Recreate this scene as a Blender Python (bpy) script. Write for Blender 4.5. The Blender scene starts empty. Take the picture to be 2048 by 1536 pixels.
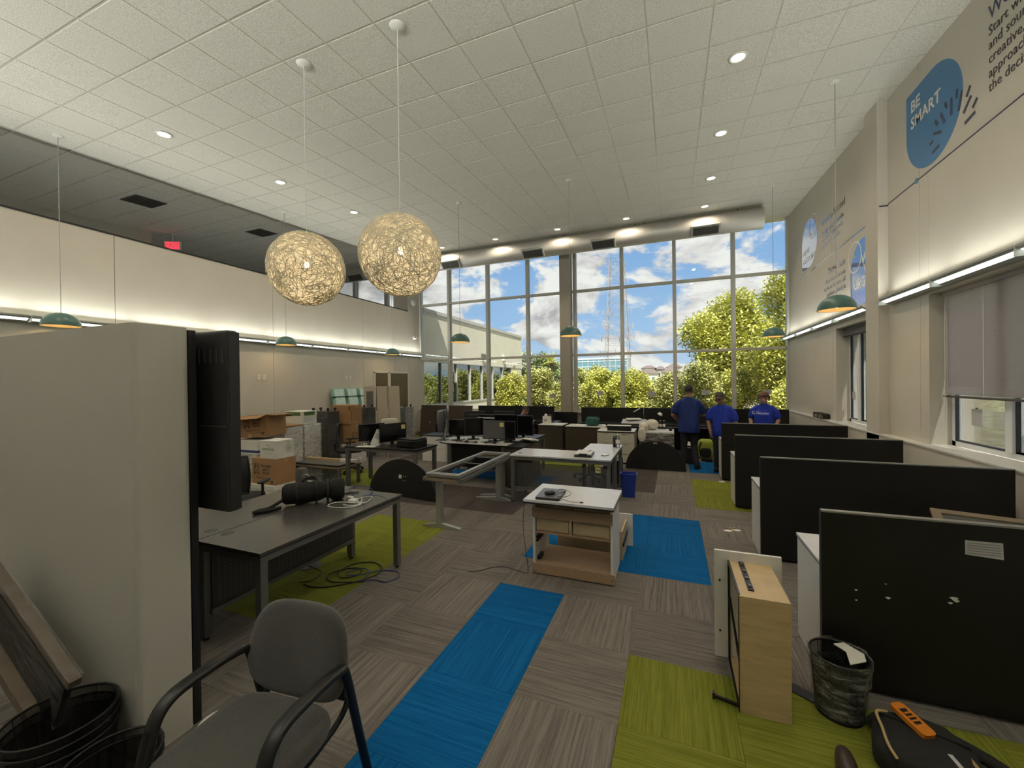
import bpy, math, random
from mathutils import Vector, Matrix, Euler
R = math.radians
rnd = random.Random(11)
scene = bpy.context.scene
C = scene.collection

# ------------------------------------------------------------------ camera
def look(yaw, pitch, roll):
    cy, sy = math.cos(yaw), math.sin(yaw)
    f = Vector((-sy, cy, 0)); r = Vector((cy, sy, 0)); u = Vector((0, 0, 1))
    f, u = f*math.cos(pitch)+u*math.sin(pitch), u*math.cos(pitch)-f*math.sin(pitch)
    r, u = r*math.cos(roll)+u*math.sin(roll), u*math.cos(roll)-r*math.sin(roll)
    return Matrix((r, u, -f)).transposed()
cam_d = bpy.data.cameras.new('camera')
cam_d.sensor_width = 36.0
cam_d.lens = 810/2048*36
cam_d.clip_start = 0.05; cam_d.clip_end = 3000
cam = bpy.data.objects.new('camera', cam_d); C.objects.link(cam)
cam.matrix_world = Matrix.Translation((0, 0, 1.88)) @ look(R(21.6), R(-0.28), R(-0.716)).to_4x4()
scene.camera = cam

# ------------------------------------------------------------------ sky, sun, exposure
scene.view_settings.view_transform = 'Standard'
scene.view_settings.look = 'None'
scene.view_settings.exposure = 0.0
scene.view_settings.gamma = 1.0
scene.view_settings.use_curve_mapping = False
scene.cycles.use_denoising = True
scene.cycles.max_bounces = 7
scene.cycles.diffuse_bounces = 4
scene.cycles.glossy_bounces = 3
scene.cycles.transmission_bounces = 4
scene.cycles.transparent_max_bounces = 12
scene.cycles.use_adaptive_sampling = True
scene.cycles.adaptive_threshold = 0.13
scene.cycles.sample_clamp_indirect = 6.0
scene.cycles.caustics_reflective = False
scene.cycles.caustics_refractive = False

SKY_STRENGTH = 0.95
SUN_STRENGTH = 7.5
world = bpy.data.worlds.new('sky'); scene.world = world
world.use_nodes = True
nt = world.node_tree; nt.nodes.clear()
def nd(tree, kind, **kw):
    n = tree.nodes.new(kind)
    for k, v in kw.items():
        if k in ('operation', 'blend_type', 'data_type', 'interpolation', 'wave_type', 'bands_direction', 'noise_dimensions', 'feature', 'distance', 'normalize', 'noise_type', 'clamp', 'use_clamp', 'color_mode', 'interpolation_type', 'wave_profile', 'voronoi_dimensions'):
            setattr(n, k, v)
        else:
            n.inputs[k].default_value = v
    return n
def ramp(tree, fac, stops, interp='LINEAR'):
    n = tree.nodes.new('ShaderNodeValToRGB'); n.color_ramp.interpolation = interp
    el = n.color_ramp.elements
    while len(el) < len(stops): el.new(0.5)
    for e, (p, c) in zip(el, stops):
        e.position = p; e.color = (*c, 1) if len(c) == 3 else c
    tree.links.new(fac, n.inputs[0]); return n
L = nt.links.new
tc = nd(nt, 'ShaderNodeTexCoord')
mp = nd(nt, 'ShaderNodeMapping'); mp.inputs['Scale'].default_value = (1, 1, 2.0); mp.inputs['Location'].default_value = (1.3, 0.4, 0.15)
L(tc.outputs['Generated'], mp.inputs['Vector'])
def fbm(vec, sc, det, rough, dist=0.0):
    n = nd(nt, 'ShaderNodeTexNoise', Scale=sc, Detail=det, Roughness=rough, Distortion=dist)
    L(vec, n.inputs['Vector']); return n.outputs['Fac']
up = nd(nt, 'ShaderNodeVectorMath', operation='ADD'); up.inputs[1].default_value = (0.02, -0.02, 0.06)
L(mp.outputs[0], up.inputs[0])
d0 = fbm(mp.outputs[0], 4.6, 9, 0.58, 0.25); d1 = fbm(up.outputs[0], 4.6, 5, 0.58, 0.25)
dens = ramp(nt, d0, [(0.455, (0, 0, 0)), (0.52, (1, 1, 1))], 'EASE')
df = nd(nt, 'ShaderNodeMath', operation='SUBTRACT'); L(d0, df.inputs[0]); L(d1, df.inputs[1])
shade = nd(nt, 'ShaderNodeMath', operation='MULTIPLY_ADD'); L(df.outputs[0], shade.inputs[0]); shade.inputs[1].default_value = 4.0; shade.inputs[2].default_value = 0.55
cl = ramp(nt, shade.outputs[0], [(0.1, (0.50, 0.49, 0.50)), (0.45, (0.80, 0.77, 0.76)), (0.8, (1.0, 0.98, 0.95))])
sep = nd(nt, 'ShaderNodeSeparateXYZ'); L(tc.outputs['Generated'], sep.inputs[0])
blue = ramp(nt, sep.outputs['Z'], [(0.0, (0.62, 0.76, 0.93)), (0.12, (0.38, 0.60, 0.90)), (0.4, (0.20, 0.42, 0.80)), (1.0, (0.13, 0.32, 0.70))])
mixs = nd(nt, 'ShaderNodeMixRGB'); L(dens.outputs[0], mixs.inputs[0]); L(blue.outputs[0], mixs.inputs[1]); L(cl.outputs[0], mixs.inputs[2])
bg = nd(nt, 'ShaderNodeBackground', Strength=SKY_STRENGTH); L(mixs.outputs[0], bg.inputs[0])
wo = nd(nt, 'ShaderNodeOutputWorld'); L(bg.outputs[0], wo.inputs[0])

sun_d = bpy.data.lights.new('sun', 'SUN'); sun_d.energy = SUN_STRENGTH; sun_d.angle = R(0.6); sun_d.color = (1.0, 0.94, 0.84)
sun = bpy.data.objects.new('sun', sun_d); C.objects.link(sun)
sun.location = (10, -30, 60)
sun.rotation_euler = Vector((-0.20, 0.50, -0.84)).to_track_quat('-Z', 'Y').to_euler()

# lamp power of the fittings and the added fill uplights (watts each)
UPLIGHT_W = 12.5
RIGHT_W = 8.5
BACK_FILL_W = 30.0
BEYOND_FILL_W = 5.0
CAN_W = 14.0
DOME_W = 1.6
BALL_W = 8.0

# ------------------------------------------------------------------ materials
MATS = {}
def mat(name, color, rough=0.5, metal=0.0, spec=0.5, var=0.0, vscale=8.0, bump=0.0, bscale=60.0, stretch=(1, 1, 1), coat=0.0, emit=None, estr=0.0, sheen=0.0, trans=0.0):
    m = bpy.data.materials.new(name); m.use_nodes = True
    t = m.node_tree; b = t.nodes['Principled BSDF']
    b.inputs['Base Color'].default_value = (*color, 1)
    b.inputs['Roughness'].default_value = rough; b.inputs['Metallic'].default_value = metal
    b.inputs['Specular IOR Level'].default_value = spec
    b.inputs['Coat Weight'].default_value = coat
    b.inputs['Sheen Weight'].default_value = sheen
    if emit:
        b.inputs['Emission Color'].default_value = (*emit, 1); b.inputs['Emission Strength'].default_value = estr
    if var or bump:
        co = nd(t, 'ShaderNodeTexCoord'); mpn = nd(t, 'ShaderNodeMapping'); mpn.inputs['Scale'].default_value = stretch
        t.links.new(co.outputs['Object'], mpn.inputs['Vector'])
    if var:
        n = nd(t, 'ShaderNodeTexNoise', Scale=vscale, Detail=5.0, Roughness=0.6); t.links.new(mpn.outputs[0], n.inputs['Vector'])
        r = ramp(t, n.outputs['Fac'], [(0.3, tuple(c*(1-var) for c in color)), (0.7, tuple(min(1, c*(1+var)) for c in color))])
        t.links.new(r.outputs[0], b.inputs['Base Color'])
    if bump:
        n2 = nd(t, 'ShaderNodeTexNoise', Scale=bscale, Detail=3.0); t.links.new(mpn.outputs[0], n2.inputs['Vector'])
        bp = nd(t, 'ShaderNodeBump', Strength=bump, Distance=0.03 if bscale < 30 else 0.01); t.links.new(n2.outputs['Fac'], bp.inputs['Height']); t.links.new(bp.outputs[0], b.inputs['Normal'])
    MATS[name] = m; return m
M = MATS
def carpet(name, base, light, lo=0.0):
    m = bpy.data.materials.new(name); m.use_nodes = True; t = m.node_tree; b = t.nodes['Principled BSDF']
    b.inputs['Roughness'].default_value = 0.95; b.inputs['Specular IOR Level'].default_value = 0.15
    co = nd(t, 'ShaderNodeTexCoord'); oi = nd(t, 'ShaderNodeObjectInfo')
    sc = nd(t, 'ShaderNodeMath', operation='MULTIPLY'); t.links.new(oi.outputs['Random'], sc.inputs[0]); sc.inputs[1].default_value = 37.0
    ad = nd(t, 'ShaderNodeVectorMath', operation='ADD'); t.links.new(co.outputs['Object'], ad.inputs[0]); t.links.new(sc.outputs[0], ad.inputs[1])
    mp1 = nd(t, 'ShaderNodeMapping'); mp1.inputs['Scale'].default_value = (1.3, 62.0, 1); t.links.new(ad.outputs[0], mp1.inputs['Vector'])
    mp2 = nd(t, 'ShaderNodeMapping'); mp2.inputs['Scale'].default_value = (6.0, 300.0, 1); t.links.new(ad.outputs[0], mp2.inputs['Vector'])
    n1 = nd(t, 'ShaderNodeTexNoise', Scale=1.0, Detail=3.0, Roughness=0.6); t.links.new(mp1.outputs[0], n1.inputs['Vector'])
    n2 = nd(t, 'ShaderNodeTexNoise', Scale=1.0, Detail=2.0, Roughness=0.7); t.links.new(mp2.outputs[0], n2.inputs['Vector'])
    mx = nd(t, 'ShaderNodeMath', operation='MULTIPLY_ADD'); t.links.new(n1.outputs['Fac'], mx.inputs[0]); mx.inputs[1].default_value = 0.55
    hf = nd(t, 'ShaderNodeMath', operation='MULTIPLY'); t.links.new(n2.outputs['Fac'], hf.inputs[0]); hf.inputs[1].default_value = 0.45
    t.links.new(hf.outputs[0], mx.inputs[2])
    rp = ramp(t, mx.outputs[0], [(0.36, base), (0.5, tuple((a+c)/2 for a, c in zip(base, light))), (0.64, light)])
    hs = nd(t, 'ShaderNodeHueSaturation'); vv = nd(t, 'ShaderNodeMath', operation='MULTIPLY_ADD'); t.links.new(oi.outputs['Random'], vv.inputs[0]); vv.inputs[1].default_value = 0.16; vv.inputs[2].default_value = 0.92
    t.links.new(vv.outputs[0], hs.inputs['Value']); t.links.new(rp.outputs[0], hs.inputs['Color'])
    t.links.new(hs.outputs[0], b.inputs['Base Color'])
    bp = nd(t, 'ShaderNodeBump', Strength=0.35, Distance=0.004); t.links.new(n2.outputs['Fac'], bp.inputs['Height']); t.links.new(bp.outputs[0], b.inputs['Normal'])
    MATS[name] = m
carpet('carpet_grey', (0.100, 0.090, 0.080), (0.235, 0.212, 0.190))
carpet('carpet_dark', (0.048, 0.041, 0.038), (0.105, 0.090, 0.083))
carpet('carpet_blue', (0.000, 0.072, 0.22), (0.006, 0.135, 0.36))
carpet('carpet_green', (0.115, 0.130, 0.012), (0.225, 0.245, 0.038))

def glassy(name, tint=(0.97, 0.99, 0.98), refl=0.06):
    m = bpy.data.materials.new(name); m.use_nodes = True; t = m.node_tree; t.nodes.clear()
    tr = nd(t, 'ShaderNodeBsdfTransparent', Color=(*tint, 1)); gl = nd(t, 'ShaderNodeBsdfGlossy', Roughness=0.02)
    fr = nd(t, 'ShaderNodeFresnel', IOR=1.45); mu = nd(t, 'ShaderNodeMath', operation='MULTIPLY'); mu.inputs[1].default_value = refl/0.04*0.5
    t.links.new(fr.outputs[0], mu.inputs[0])
    mx = nd(t, 'ShaderNodeMixShader'); t.links.new(mu.outputs[0], mx.inputs[0]); t.links.new(tr.outputs[0], mx.inputs[1]); t.links.new(gl.outputs[0], mx.inputs[2])
    o = nd(t, 'ShaderNodeOutputMaterial'); t.links.new(mx.outputs[0], o.inputs[0]); MATS[name] = m
glassy('window_glass'); glassy('clear_plastic', (0.90, 0.94, 0.95), 0.12)
def wrap(name, base_alpha, streak, bright):
    # stretch film: mostly clear, wrinkled glossy streaks
    m = bpy.data.materials.new(name); m.use_nodes = True; t = m.node_tree; t.nodes.clear()
    co = nd(t, 'ShaderNodeTexCoord'); mpn = nd(t, 'ShaderNodeMapping'); mpn.inputs['Scale'].default_value = (2.5, 2.5, 11); mpn.inputs['Rotation'].default_value = (0.25, 0.2, 0)
    t.links.new(co.outputs['Object'], mpn.inputs['Vector'])
    n = nd(t, 'ShaderNodeTexNoise', Scale=2.2, Detail=6.0, Roughness=0.65, Distortion=1.2); t.links.new(mpn.outputs[0], n.inputs['Vector'])
    rp = ramp(t, n.outputs['Fac'], [(0.44, (base_alpha,)*3), (0.56, (streak,)*3), (0.72, (min(1, streak*1.5),)*3)])
    df = nd(t, 'ShaderNodeBsdfPrincipled'); df.inputs['Base Color'].default_value = (bright, bright, bright, 1); df.inputs['Roughness'].default_value = 0.22
    bp = nd(t, 'ShaderNodeBump', Strength=0.9, Distance=0.02); t.links.new(n.outputs['Fac'], bp.inputs['Height']); t.links.new(bp.outputs[0], df.inputs['Normal'])
    tr = nd(t, 'ShaderNodeBsdfTransparent')
    mx = nd(t, 'ShaderNodeMixShader'); t.links.new(rp.outputs[0], mx.inputs[0]); t.links.new(tr.outputs[0], mx.inputs[1]); t.links.new(df.outputs[0], mx.inputs[2])
    o = nd(t, 'ShaderNodeOutputMaterial'); t.links.new(mx.outputs[0], o.inputs[0]); MATS[name] = m
wrap('stretch_film', 0.10, 0.38, 0.75); wrap('thin_film', 0.04, 0.16, 0.6); wrap('bin_film', 0.05, 0.30, 0.8)

def ceil_mat():
    m = bpy.data.materials.new('ceiling_board'); m.use_nodes = True; t = m.node_tree; b = t.nodes['Principled BSDF']
    b.inputs['Roughness'].default_value = 0.95; b.inputs['Specular IOR Level'].default_value = 0.1
    co = nd(t, 'ShaderNodeTexCoord'); oi = nd(t, 'ShaderNodeObjectInfo')
    ad = nd(t, 'ShaderNodeVectorMath', operation='ADD'); t.links.new(co.outputs['Object'], ad.inputs[0]); t.links.new(oi.outputs['Random'], ad.inputs[1])
    n = nd(t, 'ShaderNodeTexNoise', Scale=95.0, Detail=4.0, Roughness=0.7); t.links.new(ad.outputs[0], n.inputs['Vector'])
    n3 = nd(t, 'ShaderNodeTexNoise', Scale=3.0, Detail=2.0); t.links.new(ad.outputs[0], n3.inputs['Vector'])
    rp = ramp(t, n.outputs['Fac'], [(0.38, (0.53, 0.51, 0.46)), (0.52, (0.75, 0.725, 0.67)), (0.7, (0.83, 0.80, 0.75))])
    t.links.new(rp.outputs[0], b.inputs['Base Color'])
    bp = nd(t, 'ShaderNodeBump', Strength=0.5, Distance=0.006); t.links.new(n.outputs['Fac'], bp.inputs['Height']); t.links.new(bp.outputs[0], b.inputs['Normal'])
    MATS['ceiling_board'] = m
ceil_mat()
mat('grid_metal', (0.62, 0.60, 0.53), 0.6)
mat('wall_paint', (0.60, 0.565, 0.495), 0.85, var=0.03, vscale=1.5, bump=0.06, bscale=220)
mat('wall_core', (0.30, 0.27, 0.22), 0.9)
mat('partition_paint', (0.52, 0.50, 0.45), 0.9, bump=0.1, bscale=300)
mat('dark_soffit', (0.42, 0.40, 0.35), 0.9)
mat('mullion', (0.50, 0.49, 0.44), 0.45, 0.0, bump=0.02)
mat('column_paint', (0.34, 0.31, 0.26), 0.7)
mat('white_frame', (0.82, 0.85, 0.88), 0.4)
mat('dark_gasket', (0.03, 0.035, 0.05), 0.5)
mat('trim_white', (0.70, 0.69, 0.64), 0.5)
mat('galvanised', (0.55, 0.53, 0.49), 0.5, 0.6, var=0.06, vscale=3)
mat('grille_dark', (0.035, 0.033, 0.03), 0.6)
mat('grille_slat', (0.09, 0.085, 0.075), 0.5)
mat('fixture_white', (0.62, 0.62, 0.58), 0.4)
mat('fixture_under', (0.36, 0.37, 0.34), 0.45)
mat('lens_lit', (0.9, 0.9, 0.85), 0.5, emit=(0.88, 1.0, 0.92), estr=2.2)
mat('can_lit', (1, 1, 1), 0.5, emit=(1.0, 0.86, 0.62), estr=14)
mat('bulb_lit', (1, 1, 1), 0.5, emit=(1.0, 0.78, 0.45), estr=22)
mat('exit_red', (0.5, 0.02, 0.03), 0.5, emit=(1.0, 0.05, 0.08), estr=1.4)
mat('teal_enamel', (0.070, 0.155, 0.135), 0.35, spec=0.5)
mat('dome_inside', (0.85, 0.66, 0.36), 0.6)
mat('fibre', (0.84, 0.77, 0.61), 0.7)
mat('white_paint', (0.78, 0.77, 0.73), 0.5)
mat('black_laminate', (0.008, 0.0076, 0.0072), 0.40, var=0.3, vscale=3, spec=0.4)
mat('black_edge', (0.010, 0.010, 0.010), 0.35)
mat('panel_cap', (0.30, 0.30, 0.29), 0.3, 0.5)
mat('white_laminate', (0.74, 0.73, 0.70), 0.35, var=0.02, vscale=4)
mat('grey_white_top', (0.66, 0.66, 0.68), 0.24, var=0.04, vscale=5)
mat('cream_laminate', (0.56, 0.55, 0.47), 0.4)
mat('desk_dark', (0.060, 0.056, 0.052), 0.27, var=0.12, vscale=20, stretch=(1, 8, 1))
mat('steel_grey', (0.155, 0.152, 0.142), 0.42, 0.35)
mat('steel_light', (0.40, 0.40, 0.385), 0.36, 0.5)
mat('perforated', (0.055, 0.055, 0.055), 0.5, 0.3)
mat('brown_laminate', (0.055, 0.040, 0.030), 0.42, var=0.25, vscale=6, stretch=(1, 1, 14))
mat('chair_fabric', (0.055, 0.053, 0.049), 0.95, var=0.35, vscale=260, bump=0.5, bscale=340, sheen=0.3)
mat('black_plastic', (0.012, 0.012, 0.012), 0.38)
mat('black_rubber', (0.010, 0.010, 0.010), 0.7)
mat('black_metal', (0.015, 0.015, 0.015), 0.35, 0.4)
mat('black_cloth', (0.010, 0.010, 0.010), 0.85, var=0.5, vscale=90, bump=0.4, bscale=200)
mat('black_mesh', (0.014, 0.014, 0.015), 0.6)
mat('screen_black', (0.006, 0.006, 0.007), 0.16, spec=0.5)
mat('screen_back', (0.018, 0.018, 0.019), 0.4)
mat('laptop_grey', (0.16, 0.16, 0.165), 0.35, 0.4)
mat('maple', (0.52, 0.38, 0.21), 0.45, var=0.14, vscale=3, stretch=(2, 2, 14), bump=0.04, bscale=30)
mat('birch_raw', (0.52, 0.40, 0.24), 0.6, var=0.12, vscale=4, stretch=(2, 12, 2))
mat('particle_board', (0.36, 0.24, 0.145), 0.75, var=0.15, vscale=120)
mat('cardboard', (0.33, 0.185, 0.085), 0.85, var=0.06, vscale=5)
mat('cardboard_in', (0.26, 0.15, 0.075), 0.9)
mat('kraft_tape', (0.40, 0.27, 0.13), 0.35)
mat('white_card', (0.66, 0.66, 0.60), 0.7, var=0.03, vscale=6)
mat('print_black', (0.02, 0.018, 0.015), 0.7)
mat('print_green', (0.05, 0.17, 0.085), 0.7)
mat('lid_green', (0.06, 0.13, 0.025), 0.6)
mat('print_blue', (0.035, 0.045, 0.16), 0.6)
mat('paper', (0.80, 0.79, 0.76), 0.8)
mat('paper_grey', (0.52, 0.52, 0.54), 0.8)
mat('print_grey', (0.28, 0.28, 0.29), 0.8)
mat('sticky_yellow', (0.72, 0.66, 0.25), 0.8)
mat('bin_blue', (0.018, 0.045, 0.30), 0.35, spec=0.5)
mat('cable_blue', (0.03, 0.05, 0.20), 0.5)
mat('cable_black', (0.012, 0.012, 0.013), 0.45)
mat('cable_white', (0.72, 0.72, 0.69), 0.45)
mat('chrome', (0.6, 0.6, 0.6), 0.2, 1.0)
mat('speaker_grey', (0.12, 0.112, 0.10), 0.9, bump=0.5, bscale=400)
mat('glass_green', (0.64, 0.84, 0.77), 0.12, spec=0.6, coat=0.5, var=0.12, vscale=6)
mat('glass_edge', (0.34, 0.60, 0.50), 0.15)
mat('greige_board', (0.40, 0.345, 0.265), 0.6)
mat('wood_pale', (0.22, 0.17, 0.11), 0.7, var=0.15, vscale=6, stretch=(1, 1, 8))
mat('wood_pale_shaded', (0.13, 0.10, 0.068), 0.75, var=0.15, vscale=6, stretch=(1, 1, 8))  # darker copy of the pale wood, dim light put into its colour
mat('orange_plastic', (0.62, 0.20, 0.02), 0.4)
mat('rope_tan', (0.45, 0.33, 0.16), 0.8)
mat('bag_green', (0.006, 0.085, 0.065), 0.5, bump=0.5, bscale=25)
mat('bag_white', (0.70, 0.66, 0.58), 0.4, bump=0.9, bscale=14)
mat('lime_cloth', (0.35, 0.42, 0.06), 0.8, bump=0.4, bscale=30)
mat('shoe_leather', (0.035, 0.026, 0.02), 0.4)
mat('skin_a', (0.34, 0.19, 0.125), 0.55); mat('skin_b', (0.24, 0.125, 0.08), 0.55); mat('skin_c', (0.44, 0.25, 0.17), 0.55)
mat('hair_black', (0.010, 0.009, 0.009), 0.6); mat('hair_grey', (0.055, 0.052, 0.05), 0.7, var=0.5, vscale=60); mat('hair_red', (0.13, 0.052, 0.025), 0.6, var=0.4, vscale=50)
mat('shirt_navy', (0.010, 0.030, 0.17), 0.85, var=0.25, vscale=6, bump=1.0, bscale=11, stretch=(1.6, 1.6, .7))
mat('shirt_blue', (0.008, 0.034, 0.38), 0.8, var=0.2, vscale=6, bump=1.0, bscale=11, stretch=(1.6, 1.6, .7))
mat('denim_dark', (0.012, 0.013, 0.018), 0.85, bump=0.4, bscale=12)
mat('shirt_print', (0.85, 0.85, 0.88), 0.7)
mat('vinyl_blue', (0.055, 0.21, 0.44), 0.45)
mat('vinyl_navy', (0.020, 0.024, 0.085), 0.35)
mat('vinyl_black', (0.022, 0.018, 0.022), 0.4)
mat('vinyl_white', (0.78, 0.76, 0.72), 0.45)
mat('vinyl_gloss_blue', (0.05, 0.11, 0.36), 0.07, spec=0.9, coat=1.0)
mat('vinyl_gloss_dark', (0.05, 0.05, 0.06), 0.06, spec=0.9, coat=1.0)
mat('blind_slat', (0.62, 0.60, 0.60), 0.45)
_t = MATS['blind_slat'].node_tree; _tl = nd(_t, 'ShaderNodeBsdfTranslucent', Color=(0.88, 0.83, 0.83, 1)); _mx = nd(_t, 'ShaderNodeMixShader', Fac=0.6)
_t.links.new(_t.nodes['Principled BSDF'].outputs[0], _mx.inputs[1]); _t.links.new(_tl.outputs[0], _mx.inputs[2]); _t.links.new(_mx.outputs[0], _t.nodes['Material Output'].inputs[0])
mat('stucco', (0.74, 0.69, 0.57), 0.9, var=0.05, vscale=1.2, bump=0.2, bscale=40)
mat('stucco_trim', (0.55, 0.53, 0.48), 0.7)
mat('mirror_glass', (0.30, 0.33, 0.31), 0.02, 1.0)
mat('far_glass', (0.22, 0.42, 0.48), 0.12, 0.5)
mat('far_band', (0.60, 0.70, 0.72), 0.5)
mat('far_wall', (0.74, 0.69, 0.60), 0.9)
mat('far_roof', (0.20, 0.16, 0.14), 0.85, var=0.2, vscale=2)
mat('tower_steel', (0.42, 0.38, 0.38), 0.5, 0.3)
mat('leaf_yellow', (0.60, 0.60, 0.15), 0.6, var=0.45, vscale=1.6)
mat('leaf_green', (0.30, 0.36, 0.10), 0.6, var=0.5, vscale=1.6)
mat('leaf_olive', (0.50, 0.50, 0.18), 0.6, var=0.5, vscale=1.6)
mat('bark', (0.13, 0.095, 0.065), 0.9, bump=0.6, bscale=12)
mat('ground_soil', (0.34, 0.31, 0.20), 0.95, var=0.3, vscale=0.8)
mat('smoke_white', (0.75, 0.74, 0.70), 0.5)

# ------------------------------------------------------------------ mesh helpers
class MB:
    def __init__(s):
        s.v = []; s.f = []; s.sm = []; s.X = Matrix.Identity(4)
    def at(s, m):
        s.X = m; return s
    def add(s, vs, fs, smooth=False):
        n = len(s.v)
        s.v += [tuple(s.X @ Vector(v)) for v in vs]
        s.f += [tuple(i+n for i in f) for f in fs]; s.sm += [smooth]*len(fs); return s
    def box(s, x0, x1, y0, y1, z0, z1):
        v = [(x, y, z) for z in (z0, z1) for y in (y0, y1) for x in (x0, x1)]
        return s.add(v, [(0, 2, 3, 1), (4, 5, 7, 6), (0, 1, 5, 4), (2, 6, 7, 3), (0, 4, 6, 2), (1, 3, 7, 5)])
    def cbox(s, c, d):
        return s.box(c[0]-d[0]/2, c[0]+d[0]/2, c[1]-d[1]/2, c[1]+d[1]/2, c[2]-d[2]/2, c[2]+d[2]/2)
    def hexa(s, v8):
        return s.add(v8, [(0, 2, 3, 1), (4, 5, 7, 6), (0, 1, 5, 4), (2, 6, 7, 3), (0, 4, 6, 2), (1, 3, 7, 5)])
    def bar(s, p, q, w, h, up=(0, 0, 1)):
        p, q = Vector(p), Vector(q); d = (q-p).normalized(); up = Vector(up)
        if abs(d.dot(up)) > 0.98: up = Vector((1, 0, 0))
        a = d.cross(up).normalized()*w/2; b = a.cross(d).normalized()*h/2
        v = [e+sx*a+sy*b for e in (p, q) for sy in (-1, 1) for sx in (-1, 1)]
        return s.add(v, [(0, 2, 3, 1), (4, 5, 7, 6), (0, 1, 5, 4), (2, 6, 7, 3), (0, 4, 6, 2), (1, 3, 7, 5)])
    def tube(s, pts, r, n=6, smooth=True, caps=True):
        pts = [Vector(p) for p in pts]; k = len(pts)
        rs = r if isinstance(r, (list, tuple)) else [r]*k
        t0 = (pts[1]-pts[0]).normalized(); a = t0.orthogonal().normalized(); vs = []
        for i, p in enumerate(pts):
            t = ((pts[min(i+1, k-1)]-pts[max(i-1, 0)])).normalized()
            a = (a-t*a.dot(t)); a = a.normalized() if a.length > 1e-6 else t.orthogonal().normalized()
            b = t.cross(a)
            vs += [p+(a*math.cos(2*math.pi*j/n)+b*math.sin(2*math.pi*j/n))*rs[i] for j in range(n)]
        fs = [(i*n+j, i*n+(j+1) % n, (i+1)*n+(j+1) % n, (i+1)*n+j) for i in range(k-1) for j in range(n)]
        s.add(vs, fs, smooth)
        if caps: s.add(vs[:n], [tuple(range(n-1, -1, -1))]); s.add(vs[-n:], [tuple(range(n))])
        return s
    def sweep(s, path, w, h, side=(1, 0, 0)):
        path = [Vector(p) for p in path]; k = len(path); sd = Vector(side).normalized(); vs = []
        for i, p in enumerate(path):
            t = (path[min(i+1, k-1)]-path[max(i-1, 0)]).normalized(); nn = sd.cross(t).normalized(); r = min(w, h)*.28
            for a, b in ((-w/2, -h/2+r), (-w/2+r, -h/2), (w/2-r, -h/2), (w/2, -h/2+r), (w/2, h/2-r), (w/2-r, h/2), (-w/2+r, h/2), (-w/2, h/2-r)): vs.append(p+sd*a+nn*b)
        s.add(vs, [(i*8+j, i*8+(j+1) % 8, (i+1)*8+(j+1) % 8, (i+1)*8+j) for i in range(k-1) for j in range(8)], True)
        return s.add(vs[:8], [tuple(range(7, -1, -1))]).add(vs[-8:], [tuple(range(8))])
    def cyl(s, p, q, r, r2=None, n=14): return s.tube([p, q], [r, r if r2 is None else r2], n)
    def lathe(s, prof, n=20, c=(0, 0, 0), sx=1, sy=1, smooth=True):
        c = Vector(c)
        vs = [c+Vector((r*math.cos(2*math.pi*j/n)*sx, r*math.sin(2*math.pi*j/n)*sy, z)) for r, z in prof for j in range(n)]
        fs = [(i*n+j, i*n+(j+1) % n, (i+1)*n+(j+1) % n, (i+1)*n+j) for i in range(len(prof)-1) for j in range(n)]
        return s.add(vs, fs, smooth)
    def ball(s, c, r, nu=14, nv=9):
        r = r if isinstance(r, (list, tuple)) else (r, r, r)
        prof = [(max(1e-4, math.sin(math.pi*i/nv)), -math.cos(math.pi*i/nv)) for i in range(nv+1)]
        c = Vector(c)
        vs = [c+Vector((p*math.cos(2*math.pi*j/nu)*r[0], p*math.sin(2*math.pi*j/nu)*r[1], z*r[2])) for p, z in prof for j in range(nu)]
        fs = [(i*nu+j, i*nu+(j+1) % nu, (i+1)*nu+(j+1) % nu, (i+1)*nu+j) for i in range(nv) for j in range(nu)]
        return s.add(vs, fs, True)
    def prism(s, poly, h0, h1, axis='z', smooth_side=False):
        n = len(poly)
        def P(a, b, h): return {'z': (a, b, h), 'y': (a, h, b), 'x': (h, a, b)}[axis]
        vs = [P(a, b, h0) for a, b in poly]+[P(a, b, h1) for a, b in poly]
        s.add(vs, [tuple(range(n-1, -1, -1)), tuple(range(n, 2*n))])
        return s.add(vs, [(i, (i+1) % n, n+(i+1) % n, n+i) for i in range(n)], smooth_side)
    def quad(s, a, b, c, d): return s.add([a, b, c, d], [(0, 1, 2, 3)])
    def mesh(s, name):
        me = bpy.data.meshes.new(name); me.from_pydata(s.v, [], s.f)
        me.polygons.foreach_set('use_smooth', s.sm); me.update(); return me
    def build(s, name, m, parent=None, bevel=0.0, seg=2, kind=None, subsurf=0, label=None):
        off = Vector((0, 0, 0))
        if parent is None and s.v:
            xs, ys, zs = zip(*s.v); off = Vector(((min(xs)+max(xs))/2, (min(ys)+max(ys))/2, min(zs)))
            s.v = [tuple(Vector(v)-off) for v in s.v]
        o = bpy.data.objects.new(name, s.mesh(name)); C.objects.link(o); o.location = off
        o.data.materials.append(M[m] if isinstance(m, str) else m)
        if parent is not None: o.parent = parent
        if bevel:
            b = o.modifiers.new('edge', 'BEVEL'); b.width = bevel; b.segments = seg; b.limit_method = 'ANGLE'; b.angle_limit = R(40); b.harden_normals = False
        if subsurf:
            q = o.modifiers.new('smooth', 'SUBSURF'); q.levels = subsurf; q.render_levels = subsurf
        if kind: o['kind'] = kind
        if label: o['label'] = label
        return o
def tag(o, label, cat, group=None, kind=None):
    o['label'] = label; o['category'] = cat
    if group: o['group'] = group
    if kind: o['kind'] = kind
    return o
def thing(name, label, cat, loc=(0, 0, 0), rz=0.0, group=None, rot=None):
    o = bpy.data.objects.new(name, None); C.objects.link(o); o.empty_display_size = 0.1
    o.location = loc; o.rotation_euler = rot if rot else (0, 0, rz)
    return tag(o, label, cat, group)
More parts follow.
